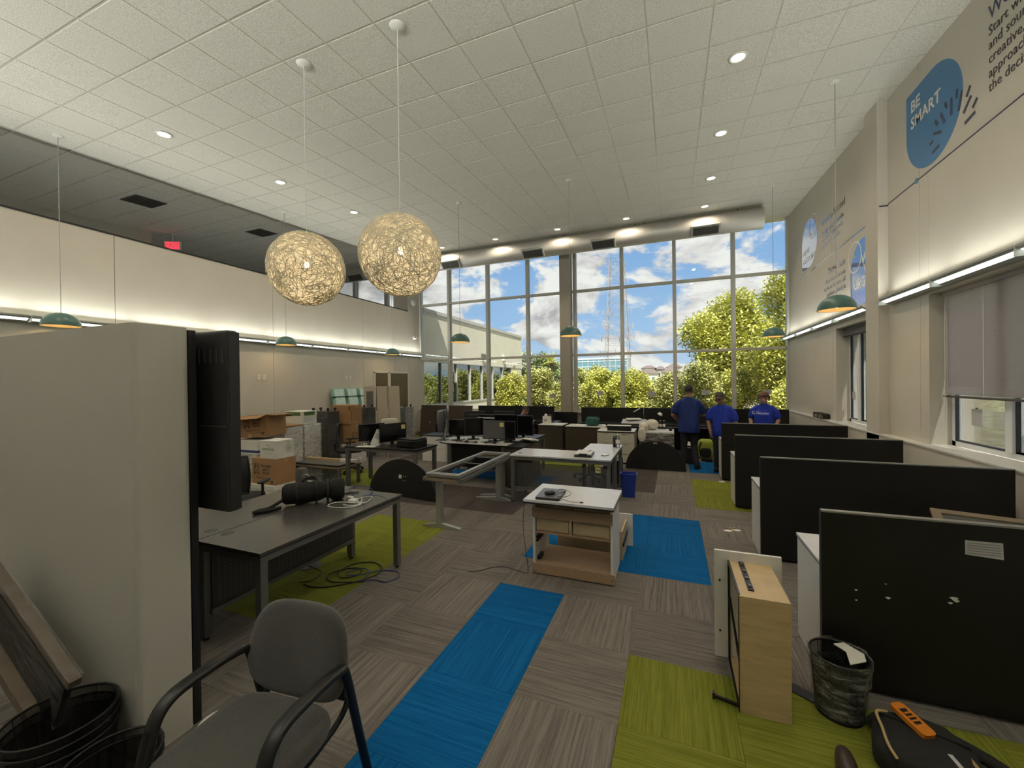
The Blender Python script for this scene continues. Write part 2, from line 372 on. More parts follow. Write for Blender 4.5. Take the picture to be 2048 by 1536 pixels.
def struct(name, rot=None, loc=(0, 0, 0)):
    o = bpy.data.objects.new(name, None); C.objects.link(o); o.empty_display_size = 0.1; o['kind'] = 'structure'; o.location = loc
    if rot: o.rotation_euler = rot
    return o
def inst(o, parent, loc, rot=(0, 0, 0), m=None):
    c = o.copy(); C.objects.link(c); c.parent = parent; c.location = loc; c.rotation_euler = rot
    if m: c.material_slots[0].link = 'OBJECT'; c.material_slots[0].material = M[m]
    return c
def kids(o): return [c for c in bpy.data.objects if c.parent == o]
def copy_tree(o, loc=None, rz=None, label=None, parent=None):
    c = o.copy(); C.objects.link(c); c.parent = parent
    if loc is not None: c.location = loc
    if rz is not None: c.rotation_euler = (0, 0, rz)
    if label: c['label'] = label
    for k in kids(o): copy_tree(k, parent=c)
    return c
def text(name, s, size, m, parent, mtx, align='LEFT', depth=0.001, sx=1.0, spacing=1.0, bold=0.0):
    cu = bpy.data.curves.new(name, 'FONT'); cu.body = s; cu.size = size; cu.align_x = align; cu.extrude = depth; cu.resolution_u = 2; cu.space_character = spacing; cu.offset = bold*size
    t = bpy.data.objects.new(name, cu); C.objects.link(t)
    bpy.context.view_layer.update()
    me = bpy.data.meshes.new_from_object(t.evaluated_get(bpy.context.evaluated_depsgraph_get()))
    bpy.data.objects.remove(t); bpy.data.curves.remove(cu)
    me.materials.clear(); me.materials.append(M[m])
    o = bpy.data.objects.new(name, me); C.objects.link(o); o.parent = parent
    o.matrix_local = mtx @ Matrix.Diagonal((sx, 1, 1, 1)); return o
def frame(o, xdir, ydir):
    x = Vector(xdir).normalized(); y = Vector(ydir).normalized(); z = x.cross(y)
    m = Matrix((x, y, z)).transposed().to_4x4(); m.translation = Vector(o); return m
def area(name, parent, loc, direction, sx, sy, power, color, spread=180, shape='RECTANGLE'):
    d = bpy.data.lights.new(name, 'AREA'); d.shape = shape; d.size = sx
    if shape in ('RECTANGLE', 'ELLIPSE'): d.size_y = sy
    d.energy = power; d.color = color; d.spread = R(spread)
    o = bpy.data.objects.new(name, d); C.objects.link(o); o.parent = parent; o.location = loc
    z = -Vector(direction).normalized(); y = Vector((0, 1, 0)); y = (y-z*y.dot(z)).normalized(); x = y.cross(z)
    o.rotation_euler = Matrix((x, y, z)).transposed().to_euler(); return o
def rrect(x0, x1, y0, y1, r, n=4):
    out = []
    for cx, cy, a in ((x1-r, y1-r, 0), (x0+r, y1-r, 90), (x0+r, y0+r, 180), (x1-r, y0+r, 270)):
        for i in range(n+1): out.append((cx+r*math.cos(R(a+90*i/n)), cy+r*math.sin(R(a+90*i/n))))
    return out
# ------------------------------------------------------------------ the setting
XL, XR, YW = -8.68, 2.90, 12.80
CA, CB = 5.39, 0.0635            # ceiling height at y = 0 and its rise towards the window
def ceil_z(y): return CA+CB*y
cam_inv = cam.matrix_world.inverted()
def in_view(p, margin=0.08):
    q = cam_inv @ Vector(p)
    if q.z > -0.2: return None
    x = q.x/-q.z*810; y = q.y/-q.z*810
    if abs(x) > 1024*(1+margin) or abs(y) > 768*(1+margin): return None
    return q.length

# floor: slab and carpet tiles
floor = struct('floor')
MB().box(-15, 3.3, -3.5, 13.0, -0.3, -0.008).build('slab', 'wall_core', floor)
T = 0.61; TX0, TY0 = -0.905, 3.475
def tile_col(i, j):
    def inr(a, b, c, d): return a <= i <= b and c <= j <= d
    if inr(-1, -1, -9, -1) or inr(-1, 1, 1, 3) or inr(-6, -3, 6, 6) or inr(2, 3, 9, 10): return 'carpet_blue'
    if inr(1, 4, -9, -2) or inr(-5, -4, -2, 1) or inr(-10, -8, 4, 5) or inr(2, 4, 5, 7) or inr(-4, -2, 8, 9) or inr(-13, -11, 12, 14): return 'carpet_green'
    if inr(-6, -3, 3, 4) or inr(-1, 0, 6, 8) or inr(-9, -7, 8, 10): return 'carpet_dark'
    return 'carpet_grey'
proto = MB().box(-T/2+.0008, T/2-.0008, -T/2+.0008, T/2-.0008, -0.008, 0).build('carpet_tile', 'carpet_grey', floor)
cells = []
for i in range(-13, 7):
    for j in range(-12, 16):
        x = TX0+(i+.5)*T; y = TY0+(j+.5)*T
        if XL-.2 < x < XR+.2 and -3.4 < y < YW+.2:
            d = in_view((x, y, 0), 0.2); cells.append((d if d else 99+abs(y), i, j, x, y))
cells.sort()
used = False
rest = {}
for k, (d, i, j, x, y) in enumerate(cells):
    col = tile_col(i, j); rz = math.pi/2 if (i+j) % 2 else 0
    if k < 300:
        if not used: o = proto; o.location = (x, y, 0); o.rotation_euler = (0, 0, rz); used = True; o.material_slots[0].link = 'OBJECT'; o.material_slots[0].material = M[col]
        else: inst(proto, floor, (x, y, 0), (0, 0, rz), col)
    else: rest.setdefault(col, []).append((x, y))
mb = MB(); idx = []
names = sorted(rest)
for n, col in enumerate(names):
    for x, y in rest[col]:
        mb.box(x-T/2, x+T/2, y-T/2, y+T/2, -0.008, 0); idx += [n]*6
o = mb.build('carpet_field', names[0], floor, kind='stuff')
for col in names[1:]: o.data.materials.append(M[col])
o.data.polygons.foreach_set('material_index', idx)

# ceiling: tilted plane of lay-in boards between grid bars
ceiling = struct('ceiling', rot=(math.atan(CB), 0, 0), loc=(0, 0, CA))
KY = math.sqrt(1+CB*CB)
GX, GY = 0.651, 0.611
bproto = MB().box(-GX/2+.008, GX/2-.008, (-GY/2+.014)*KY, (GY/2-.014)*KY, -0.004, 0.014).build('ceiling_tile', 'ceiling_board', ceiling)
cells = []
for i in range(-26, 2):
    for j in range(-14, 13):
        x = 1.73+(i+.5)*GX; y = 5.229+(j+.5)*GY
        if -14.9 < x < XR+.2 and -3.4 < y < YW+.2:
            d = in_view((x, y, ceil_z(y)), 0.15); cells.append((d if d else 99+abs(y), x, y))
cells.sort(); mb = MB()
for k, (d, x, y) in enumerate(cells):
    if k == 0: bproto.location = (x, y*KY, 0)
    elif k < 300: inst(bproto, ceiling, (x, y*KY, 0), (0, 0, math.pi if k % 2 else 0))
    else: mb.box(x-GX/2+.008, x+GX/2-.008, (y-GY/2+.014)*KY, (y+GY/2-.014)*KY, -0.004, 0.014)
mb.build('ceiling_board_field', 'ceiling_board', ceiling, kind='stuff')
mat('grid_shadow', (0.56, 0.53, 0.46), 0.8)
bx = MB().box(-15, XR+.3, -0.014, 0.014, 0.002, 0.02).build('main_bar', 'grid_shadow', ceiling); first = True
for j in range(-14, 14):
    y = (5.229+j*GY)*KY
    if -3.4 < y < YW+.3:
        if first: bx.location = (0, y, 0); first = False
        else: inst(bx, ceiling, (0, y, 0))
by = MB().box(-0.008, 0.008, -3.5, YW+.4, 0.001, 0.02).build('cross_bar', 'grid_metal', ceiling); first = True
for i in range(-26, 3):
    x = 1.73+i*GX
    if -15 < x < XR+.2:
        if first: by.location = (x, 0, 0); first = False
        else: inst(by, ceiling, (x, 0, 0))
MB().box(-15.5, 3.6, -3.9, 13.3, 0.05, 0.35).build('roof_deck', 'wall_core', ceiling)

# left wall of tall painted panels, open above
wl = struct('wall_left')
MB().box(XL-.22, XL-.02, -3.5, 12.0, 0, 4.42).build('core', 'wall_core', wl)
ys = [-3.5, -1.95, 0.97, 3.88, 6.77, 9.73, 11.19, 12.0]
for a, b in zip(ys, ys[1:]):
    MB().box(XL-.02, XL, a+.004, b-.004, 0, 4.42).build('wall_panel', 'wall_paint', wl)
MB().box(XL-.24, XL+.012, -3.5, 12.0, 4.42, 4.445).build('top_edge', 'black_edge', wl)
MB().box(XL-.62, XL, 12.0, 12.72, 0, 6.3).build('pier', 'wall_paint', wl)
bl = struct('baseboard_left'); MB().box(XL, XL+.014, -3.5, 12.7, 0, .11).build('board', 'wall_core', bl)
# the room beyond the left wall
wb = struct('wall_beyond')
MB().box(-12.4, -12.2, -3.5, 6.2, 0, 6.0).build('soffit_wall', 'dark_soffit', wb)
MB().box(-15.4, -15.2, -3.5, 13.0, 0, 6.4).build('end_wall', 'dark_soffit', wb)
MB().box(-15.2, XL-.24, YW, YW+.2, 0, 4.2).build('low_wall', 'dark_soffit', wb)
wk = struct('wall_back'); MB().box(-15.4, 3.3, -3.7, -3.5, 0, 6.4).build('panel', 'wall_core', wk)

# right wall with two window openings, pilaster and low ledge wall
wr = struct('wall_right')
W1 = (3.40, 6.43, 1.04, 2.88); W2 = (7.97, 9.43, 1.04, 2.81)
seams = [-3.5, -0.2, 3.40, 6.43, 6.62, 7.41, 7.97, 9.43, 9.62, 12.95]
for a, b in zip(seams, seams[1:]):
    w = W1 if (a, b) == (3.40, 6.43) else W2 if (a, b) == (7.97, 9.43) else None
    g = 0.0 if w else .003
    if w:
        MB().box(XR, XR+.4, a, b, 0, w[2]).build('wall_panel', 'wall_paint', wr)
        MB().box(XR, XR+.4, a, b, w[3], 6.6).build('wall_panel', 'wall_paint', wr)
    else: MB().box(XR, XR+.4, a+g, b-g, 0, 6.6).build('wall_panel', 'wall_paint', wr)
MB().box(XR+.05, XR+.39, -3.5, W1[0]-.01, 0, 6.6).build('core', 'wall_core', wr)
MB().box(2.78, XR+.02, 7.41, 7.82, 0, 6.6).build('pilaster', 'wall_paint', wr, bevel=.004)
MB().box(2.78, XR, -3.5, 12.79, 0, 1.045).build('low_wall', 'wall_paint', wr)
MB().box(2.765, XR+.19, -3.5, 12.79, 1.045, 1.062).build('ledge_cap', 'trim_white', wr)
def side_window(n, w, muls, gap):
    s = struct('window_%d' % n); X0, X1 = XR+.20, XR+.26
    y0, y1, z0, z1 = w; z0 += .022
    MB().box(X0, X1, y0, y0+.07, z0, z1).build('jamb', 'white_frame', s, bevel=.004)
    MB().box(X0, X1, y1-.07, y1, z0, z1).build('jamb', 'white_frame', s, bevel=.004)
    MB().box(X0, X1, y0, y1, z0, z0+.06).build('sill_rail', 'white_frame', s, bevel=.004)
    MB().box(X0, X1, y0, y1, z1-.06, z1).build('head_rail', 'white_frame', s, bevel=.004)
    ed = [y0+.07]
    for m in muls:
        MB().box(X0-.03, X1, m-.045, m+.045, z0+.06, z1-.06).build('mullion', 'white_frame', s, bevel=.004); ed += [m-.045, m+.045]
    ed.append(y1-.07)
    for a, b in zip(ed[::2], ed[1::2]):
        MB().box(X0+.02, X0+.028, a, b, z0+.06, z1-.06).build('pane', 'window_glass', s)
        MB().box(X0-.004, X0+.03, a, a+.010, z0+.06, z1-.06).box(X0-.004, X0+.03, b-.010, b, z0+.06, z1-.06).box(X0-.004, X0+.03, a, b, z0+.06, z0+.075).build('gasket', 'dark_gasket', s)
    return s
side_window(2, W1, [5.50, 4.45], 0); side_window(3, W2, [8.95, 8.45], 0)

# window wall: mullions, transoms and panes
ww = struct('window_1')
MX = [-8.68, -7.46, -5.93, -4.46, -2.87, -1.41, 0.08, 1.60, 2.89]
ZR = [0.90, 2.71, 4.74, 6.26]
for k, x in enumerate(MX):
    w = .05 if 0 < k < 8 else .035
    MB().box(x-w, x+w, YW-.09, YW+.09, .9, 6.3).build('mullion', 'mullion', ww, bevel=.006)
for a, b in zip(MX, MX[1:]):
    for z in ZR[1:3]: MB().box(a+.05, b-.05, YW-.075, YW+.07, z-.035, z+.035).build('transom', 'mullion', ww, bevel=.004)
    MB().box(a+.05, b-.05, YW-.06, YW+.06, .9, .95).build('sill_rail', 'mullion', ww)
    for z0, z1 in zip(ZR, ZR[1:]): MB().box(a+.04, b-.04, YW-.006, YW+.006, z0+.03, z1-.03).build('pane', 'window_glass', ww)
EX = [-15.2, -13.3, -11.75, -10.22, -9.3]
for x in EX[1:-1]: MB().box(x-.06, x+.06, YW-.09, YW+.09, 4.2, 6.3).build('mullion', 'mullion', ww)
for a, b in zip(EX, EX[1:]): MB().box(a+.05, b-.05, YW-.006, YW+.006, 4.2, 6.28).build('pane', 'window_glass', ww)
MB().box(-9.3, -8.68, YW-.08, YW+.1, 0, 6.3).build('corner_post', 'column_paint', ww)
wf = struct('wall_front')
MB().box(XL, XR, YW-.02, YW+.2, 0, .885).build('knee_wall', 'wall_paint', wf)
MB().box(XL, XR, YW-.16, YW+.1, .885, .905).build('ledge', 'trim_white', wf, bevel=.004)
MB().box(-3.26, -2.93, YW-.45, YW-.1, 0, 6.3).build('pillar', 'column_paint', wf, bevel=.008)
MB().box(XL, XL+.03, YW-.1, YW-.02, .9, 6.3).build('edge_strip', 'trim_white', wf)

# rounded free-standing wall end in the foreground, with the dark lining behind it
st = struct('wall_stub')
MB().prism(rrect(-6.2, -2.475, 1.172, 1.425, .03), 0, 2.2).build('plaster', 'partition_paint', st, bevel=.012)
MB().box(-6.1, -2.485, 1.425, 1.462, 0, 2.19).build('dark_lining', 'black_edge', st)

# interior windows low on the far end of the left wall
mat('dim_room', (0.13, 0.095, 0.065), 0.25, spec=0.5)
for n, (a, b) in ((4, (10.21, 10.87)), (5, (10.94, 11.94))):
    s = struct('window_%d' % n)
    for y in (a, b): MB().box(XL, XL+.03, y-.03, y+.03, 1.0, 2.25).build('jamb', 'trim_white', s)
    for z in (1.0, 2.25): MB().box(XL, XL+.03, a-.03, b+.03, z-.03, z+.03).build('rail', 'trim_white', s)
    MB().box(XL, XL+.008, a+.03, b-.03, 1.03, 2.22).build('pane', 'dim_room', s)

# ------------------------------------------------------------------ ceiling fittings
# recessed downlights
cans = [(0.77, 5.54), (0.77, 7.35), (0.77, 9.17), (0.77, 10.87), (-1.07, 10.87), (-2.90, 10.87), (-4.78, 10.90), (-6.60, 10.92), (-6.81, 7.40), (-6.90, 5.58), (-6.98, 3.72), (0.77, 3.7), (0.77, 1.9), (-6.98, 1.9), (-3.0, 0.0)]
canlab = ['round recessed ceiling downlight above the blue BE SMART wall graphic, lens glowing warm', 'second glowing downlight of the row running towards the window by the right wall', 'third glowing downlight of the right row, between the second one and the duct', 'glowing downlight in the right far corner, just ahead of the duct end',
  'glowing downlight ahead of the duct, second from the right of its row', 'glowing downlight ahead of the duct, above the wide window pillar', 'glowing downlight ahead of the duct, fourth from the right of its row', 'glowing downlight ahead of the duct, half behind the right woven ball lamp',
  'glowing downlight of the left row, just above the two woven ball lamps', 'middle glowing downlight of the left ceiling row', 'glowing downlight nearest the camera in the left ceiling row']
for (x, y), lab in zip(cans[:11], canlab):
    t = thing('recessed_downlight', lab, 'downlight', (x, y, ceil_z(y)-.004), 0, 'recessed ceiling downlights', rot=(math.atan(CB), 0, 0))
    MB().lathe([(.075, 0.0), (.105, -.004), (.108, -.010), (.078, -.012), (.072, 0.0)], 24).build('trim_ring', 'white_paint', t)
    MB().lathe([(.0001, -.003), (.074, -.003), (.074, -.001), (.0001, -.001)], 20).build('lamp_lens', 'can_lit', t)
    area('lamp', t, (0, 0, -.02), (0, 0, -1), .14, .14, CAN_W, (1.0, 0.84, 0.62), 150, 'DISK')
for (x, y), lab in zip(cans[11:], ('first unseen added downlight behind the one over the BE SMART graphic', 'second unseen added downlight behind the one over the BE SMART graphic', 'unseen added downlight behind the nearest one of the left ceiling row', 'lone unseen added downlight in the middle of the rear ceiling')):  # unseen downlights, added to light the room from behind the camera
    t = thing('recessed_downlight', lab, 'downlight', (x, y, ceil_z(y)-.004), 0, 'recessed ceiling downlights', rot=(math.atan(CB), 0, 0))
    MB().lathe([(.075, 0.0), (.105, -.004), (.108, -.010), (.078, -.012), (.072, 0.0)], 24).build('trim_ring', 'white_paint', t)
    MB().lathe([(.0001, -.003), (.074, -.003), (.074, -.001), (.0001, -.001)], 20).build('lamp_lens', 'can_lit', t)
    area('lamp', t, (0, 0, -.02), (0, 0, -1), .14, .14, CAN_W, (1.0, 0.84, 0.62), 150, 'DISK')

# dark return-air grilles in the shaded ceiling
for (x0, x1, y0, y1), lab in (((-10.37, -9.83, 4.74, 5.28), 'dark square return-air grille in the shaded ceiling, nearer the camera'), ((-10.20, -9.66, 7.21, 7.70), 'dark square return-air grille in the shaded ceiling, beside the left ball lamp')):
    t = thing('return_grille', lab, 'air grille', ((x0+x1)/2, (y0+y1)/2, ceil_z((y0+y1)/2)-.006), 0, 'return grilles', rot=(math.atan(CB), 0, 0))
    w, h = (x1-x0)/2, (y1-y0)/2
    MB().box(-w, w, -h, h, -.004, 0).build('plate', 'grille_dark', t)
    MB().box(-w, w, -h, -h+.02, -.012, -.004).box(-w, w, h-.02, h, -.012, -.004).box(-w, -w+.02, -h, h, -.012, -.004).box(w-.02, w, -h, h, -.012, -.004).build('frame', 'grille_slat', t)
    for k in range(9): MB().box(-w+.02, w-.02, -h+.04+k*.055, -h+.052+k*.055, -.011, -.004).build('slat', 'grille_slat', t)

# spiral duct along the window with side grilles
DY, DZ, DR = 11.45, 5.80, .255
dt = thing('air_duct', 'long round grey metal duct running under the ceiling along the window wall', 'duct', (0, DY, DZ))
MB().tube([(-14.9, 0, 0), (-7.2, 0, 0), (2.08, 0, 0)], DR, 32).build('pipe', 'galvanised', dt)
for x in (-12.5, -9.6, -6.55, -3.5, -0.4, 2.05): MB().tube([(x-.02, 0, 0), (x+.02, 0, 0)], DR+.006, 32).build('joint_band', 'galvanised', dt)
MB().tube([(2.08, 0, 0), (2.095, 0, 0)], DR-.01, 32).build('end_cap', 'galvanised', dt)
for x in (-10.3, -6.48, -3.74, -1.72, 0.81):
    A = Matrix.Translation((x, 0, 0)) @ Matrix.Rotation(R(40), 4, 'X')
    MB().at(A).box(-.33, .33, -DR-.05, -DR+.06, -.14, .14).build('grille_collar', 'fixture_under', dt, bevel=.004)
    MB().at(A).box(-.29, .29, -DR-.055, -DR-.05, -.105, .105).build('grille_face', 'grille_dark', dt)
    g = MB().at(A)
    for k in range(9): g.box(-.29, .29, -DR-.062, -DR-.055, -.095+k*.0225, -.088+k*.0225)
    g.box(-.006, .006, -DR-.064, -DR-.055, -.105, .105); g.build('louvre', 'grille_slat', dt)
for x in (-8.0, -5.0, -3.15, -2.85, -0.9, -0.65, 1.55): MB().tube([(x, 0, DR-.01), (x, 0, ceil_z(DY)-DZ-.003)], .009, 6).build('hanger', 'black_metal', dt)

# linear wall up-lights
ORD = ['first', 'second', 'third', 'fourth', 'fifth', 'sixth', 'seventh', 'eighth', 'ninth', 'tenth', 'eleventh', 'twelfth', 'thirteenth']
def uplight(side, y, label, x=None, rz=None, power=UPLIGHT_W, spread=172, tilt=.8):
    X = XL if side < 0 else XR
    if x is not None: X = x
    t = thing('wall_uplight', label, 'wall light', (X, y, 2.90 if side < 0 else 2.98), rz if rz is not None else 0 if side < 0 else math.pi, 'linear wall uplights')
    prof = [(0.0, -.075), (.035, -.075), (.16, .0), (.16, .022), (.135, .022), (.10, -.01), (0.0, -.01)]
    MB().prism(prof, -.608, .608, 'y').build('housing', 'fixture_under', t)
    MB().add([(.08, -.60, -.0505), (.08, .60, -.0505), (.13, .60, -.0205), (.13, -.60, -.0205)], [(3, 2, 1, 0)]).build('lens', 'lens_lit', t)
    MB().box(.0, .163, -.612, -.604, -.078, .026).build('end_plate', 'fixture_white', t)
    area('lamp', t, (.085, 0, .03), (tilt, 0, 1), .09, 1.15, power, (0.98, 1.0, 0.91), spread)
    return t
yl = 2.86-.61
lefts = [yl+1.225*k for k in range(-4, 9)]
for k, y in enumerate(lefts):
    uplight(-1, y, '%s slim linear uplight on the left wall, counted from the window' % ORD[len(lefts)-1-k])
for k, y in enumerate([12.2, 10.97, 9.74, 8.51]):
    uplight(1, y, '%s slim linear uplight beyond the right pilaster, counted from the window' % ORD[k], power=RIGHT_W)
for k, y in enumerate([6.68, 5.45, 4.22, 2.99, 1.76, .53, -.70, -1.93]):  # last three are out of view, added for more ceiling light
    uplight(1, y, '%s slim linear uplight above the near blind, counted from the pilaster' % ORD[k], power=RIGHT_W)
for k in range(8): uplight(-1, -3.5, '%s unseen fill uplight of the row added on the back wall' % ORD[k], -7.4+1.225*k, math.pi/2, BACK_FILL_W, 84, 1.2)  # unseen row, added to brighten the ceiling from behind the camera

for k in range(6): uplight(-1, 1.2+1.9*k, '%s hidden fill uplight added on the far face of the left wall' % ORD[k], XL-.24, math.pi, BEYOND_FILL_W)  # row hidden by the wall, added to lift the dark ceiling beyond
# woven ball pendants
def ball_mesh():
    mb = MB(); r0 = .415
    g = random.Random(3)
    for k in range(800):
        p = Vector((g.gauss(0, 1), g.gauss(0, 1), g.gauss(0, 1))).normalized()
        d = p.orthogonal().normalized(); d.rotate(Matrix.Rotation(g.uniform(0, 6.28), 3, p))
        curl = g.uniform(-1, 1)*9; pts = []; rr = r0*g.uniform(.985, 1.012); n = g.randint(9, 15)
        for i in range(n):
            pts.append(p*rr)
            curl += g.uniform(-5, 5)
            ax = p; d.rotate(Matrix.Rotation(curl*.05, 3, ax)); d = (d-p*d.dot(p)).normalized()
            p = (p+d*.09).normalized()
        mb.tube(pts, .0032, 3, True, False)
    return mb
bm0 = None
mat('fibre_shell', (0.78, 0.62, 0.36), 0.8)
def shell_mat():
    m = bpy.data.materials.new('fibre_web'); m.use_nodes = True; t = m.node_tree; t.nodes.clear()
    co = nd(t, 'ShaderNodeTexCoord'); acc = None
    for k, sc_ in enumerate((15.0, 21.0, 29.0)):
        of = nd(t, 'ShaderNodeVectorMath', operation='ADD'); of.inputs[1].default_value = (k*3.1, k*1.7, k*5.3); t.links.new(co.outputs['Object'], of.inputs[0])
        n = nd(t, 'ShaderNodeTexNoise', Scale=sc_, Detail=2.0, Roughness=0.5, Distortion=0.6); t.links.new(of.outputs[0], n.inputs['Vector'])
        a = nd(t, 'ShaderNodeMath', operation='SUBTRACT'); a.inputs[1].default_value = 0.5; t.links.new(n.outputs['Fac'], a.inputs[0])
        b = nd(t, 'ShaderNodeMath', operation='ABSOLUTE'); t.links.new(a.outputs[0], b.inputs[0])
        if acc is None: acc = b
        else:
            m_ = nd(t, 'ShaderNodeMath', operation='MINIMUM'); t.links.new(acc.outputs[0], m_.inputs[0]); t.links.new(b.outputs[0], m_.inputs[1]); acc = m_
    rp = ramp(t, acc.outputs[0], [(0.008, (1, 1, 1)), (0.022, (0.75, 0.75, 0.75)), (0.06, (0.62, 0.62, 0.62))])
    cr = ramp(t, acc.outputs[0], [(0.008, (0.92, 0.86, 0.70)), (0.025, (0.62, 0.52, 0.36)), (0.07, (0.74, 0.65, 0.48))])
    df = nd(t, 'ShaderNodeBsdfDiffuse'); tl = nd(t, 'ShaderNodeBsdfTranslucent'); t.links.new(cr.outputs[0], df.inputs[0]); t.links.new(cr.outputs[0], tl.inputs[0])
    m1 = nd(t, 'ShaderNodeMixShader', Fac=0.5); t.links.new(df.outputs[0], m1.inputs[1]); t.links.new(tl.outputs[0], m1.inputs[2])
    tr = nd(t, 'ShaderNodeBsdfTransparent'); mx = nd(t, 'ShaderNodeMixShader'); t.links.new(rp.outputs[0], mx.inputs[0]); t.links.new(tr.outputs[0], mx.inputs[1]); t.links.new(m1.outputs[0], mx.inputs[2])
    o = nd(t, 'ShaderNodeOutputMaterial'); t.links.new(mx.outputs[0], o.inputs[0]); MATS['fibre_web'] = m
shell_mat()
def ball_lamp(x, y, z, label):
    global bm0
    t = thing('ball_pendant', label, 'pendant lamp', (x, y, z), 0, 'woven ball lamps')
    if bm0 is None:
        a = ball_mesh().build('woven_strand', 'fibre', t, kind='stuff'); b = MB().ball((0, 0, 0), .408, 40, 26).build('fibre_skin', 'fibre_web', t)
        c = MB().ball((0, 0, 0.05), (.028, .028, .04), 12, 8).build('bulb', 'bulb_lit', t); bm0 = (a, b, c)
    else:
        for q in bm0: inst(q, t, (0, 0, 0), (0.3, 0.2, 2.1) if q is not bm0[2] else (0, 0, 0))
    MB().cyl((0, 0, .085), (0, 0, .15), .016).build('socket', 'white_paint', t)
    MB().tube([(0, 0, .15), (0, 0, ceil_z(y)-z-.02)], .004, 6).build('cord', 'white_paint', t)
    MB().lathe([(.001, ceil_z(y)-z-.035), (.06, ceil_z(y)-z-.03), (.085, ceil_z(y)-z-.006), (.085, ceil_z(y)-z-.004)], 20).build('canopy', 'smoke_white', t)
    d = bpy.data.lights.new('lamp', 'POINT'); d.energy = BALL_W; d.color = (1.0, 0.91, 0.74); d.shadow_soft_size = .05
    o = bpy.data.objects.new('lamp', d); C.objects.link(o); o.parent = t; o.location = (0, 0, 0.0)
ball_lamp(-2.63, 3.52, 3.215, 'round woven tan fibre ball lamp hanging higher and further right of the two')
ball_lamp(-3.945, 3.52, 3.225, 'round woven tan fibre ball lamp hanging to the left, beside the other ball')

# teal dome pendants
def dome_lamp(x, y, z, r, label):
    t = thing('dome_pendant', label, 'pendant lamp', (x, y, z), 0, 'teal dome pendant lamps'); h = r*.92
    prof = [(max(.001, r*math.sin(a)), h*math.cos(a)) for a in [R(90*k/12) for k in range(13)]]
    MB().lathe(prof, 36).build('shade', 'teal_enamel', t)
    MB().lathe([(max(.001, (r-.006)*math.sin(a)), (h-.006)*math.cos(a)+.0005) for a in [R(90*k/12) for k in range(13)]][::-1], 36).build('shade_lining', 'dome_inside', t)
    MB().lathe([(r-.008, -.001), (r+.002, -.001), (r+.002, .004), (r-.008, .004)], 36).build('rim', 'teal_enamel', t)
    MB().ball((0, 0, .06), .035, 12, 8).build('bulb', 'bulb_lit', t)
    MB().cyl((0, 0, .095), (0, 0, h-.008), .018).build('socket', 'white_paint', t)
    MB().tube([(0, 0, h-.002), (0, 0, ceil_z(y)-z-.02)], .0045, 6).build('cord', 'steel_light', t)
    MB().lathe([(.001, ceil_z(y)-z-.03), (.05, ceil_z(y)-z-.028), (.065, ceil_z(y)-z-.008), (.065, ceil_z(y)-z-.004)], 18).build('canopy', 'smoke_white', t)
    area('lamp', t, (0, 0, .03), (0, 0, -1), r*1.2, r*1.2, DOME_W, (1.0, 0.72, 0.40), 160, 'DISK')
for x, y, lab in ((-8.36, 3.11, 'teal dome pendant nearest on the left, in front of the left wall uplights'), (-8.155, 6.68, 'teal dome pendant below the left woven ball lamp'), (-8.14, 10.42, 'smallest teal dome pendant, near the far end of the left wall'),
                  (-4.40, 8.0, 'teal dome pendant in front of the outdoor annex wall'), (-1.88, 7.96, 'teal dome pendant in front of the wide window pillar'), (2.035, 10.17, 'teal dome pendant in front of the bright tree at the right end of the window'), (2.04, 6.6, 'teal dome pendant in front of the WORK WITH URGENCY wall graphic')):
    dome_lamp(x, y, 2.785, .215, lab)

# exit sign hanging in the shaded part
t = thing('exit_sign', 'small lit red EXIT sign hanging above the left wall', 'exit sign', (-11.9, 6.5, 5.38), R(28))
MB().box(-.19, .19, -.025, .025, 0, .22).build('case', 'trim_white', t, bevel=.006)
MB().box(-.17, .17, -.029, -.025, .02, .20).build('face', 'exit_red', t)
text('lettering', 'EXIT', .17, 'vinyl_white', t, frame((0, -.0305, .052), (1, 0, 0), (0, 0, 1)), 'CENTER')
MB().cyl((0, 0, .22), (0, 0, ceil_z(6.5)-5.38), .012, n=8).build('stem', 'trim_white', t)

# right wall graphics
def WM(y, z, d=.003): return frame((XR-d, y, z), (0, -1, 0), (0, 0, 1))
def wpoly(pts, name, m, par, d0=.0, d1=.002, off=(0, 0)): return MB().prism([(a+off[0], b+off[1]) for a, b in pts], XR-d1, XR-d0, 'x').build(name, m, par)
def ring(cy, cz, r, w, name, m, par, d=.0035):
    mb = MB(); n = 40
    vs = [(XR-d, cy+rr*math.cos(2*math.pi*k/n), cz+rr*math.sin(2*math.pi*k/n)) for rr in (r-w, r) for k in range(n)]
    mb.add(vs, [(k, (k+1) % n, n+(k+1) % n, n+k) for k in range(n)]); return mb.build(name, m, par)
def drop(cy, cz, r, corner):   # circle with one quadrant squared off; corner in degrees of its quadrant start
    pts = []
    for k in range(48):
        a = 360*k/48
        if corner < a < corner+90:
            if not pts or pts[-1] != 'c': pts.append('c')
            continue
        pts.append((cy+r*math.cos(R(a)), cz+r*math.sin(R(a))))
    c = (cy+r*(1 if corner in (0, 270) else -1), cz+r*(1 if corner in (0, 90) else -1))
    out = []
    for p in pts:
        if p == 'c': out.append(c)
        else: out.append(p)
    return out
g = thing('wall_graphic', 'sky-blue teardrop wall graphic reading BE SMART with navy dashes', 'wall graphic', (0, 0, 0))
wpoly(drop(6.345, 4.975, .555, 0), 'teardrop', 'vinyl_blue', g)
text('lettering', 'BE', .205, 'vinyl_white', g, WM(6.795, 5.275), sx=1.0, depth=.0006, bold=.018)
text('lettering', 'SMART', .205, 'vinyl_white', g, WM(6.795, 5.065), sx=.98, depth=.0006, bold=.018)
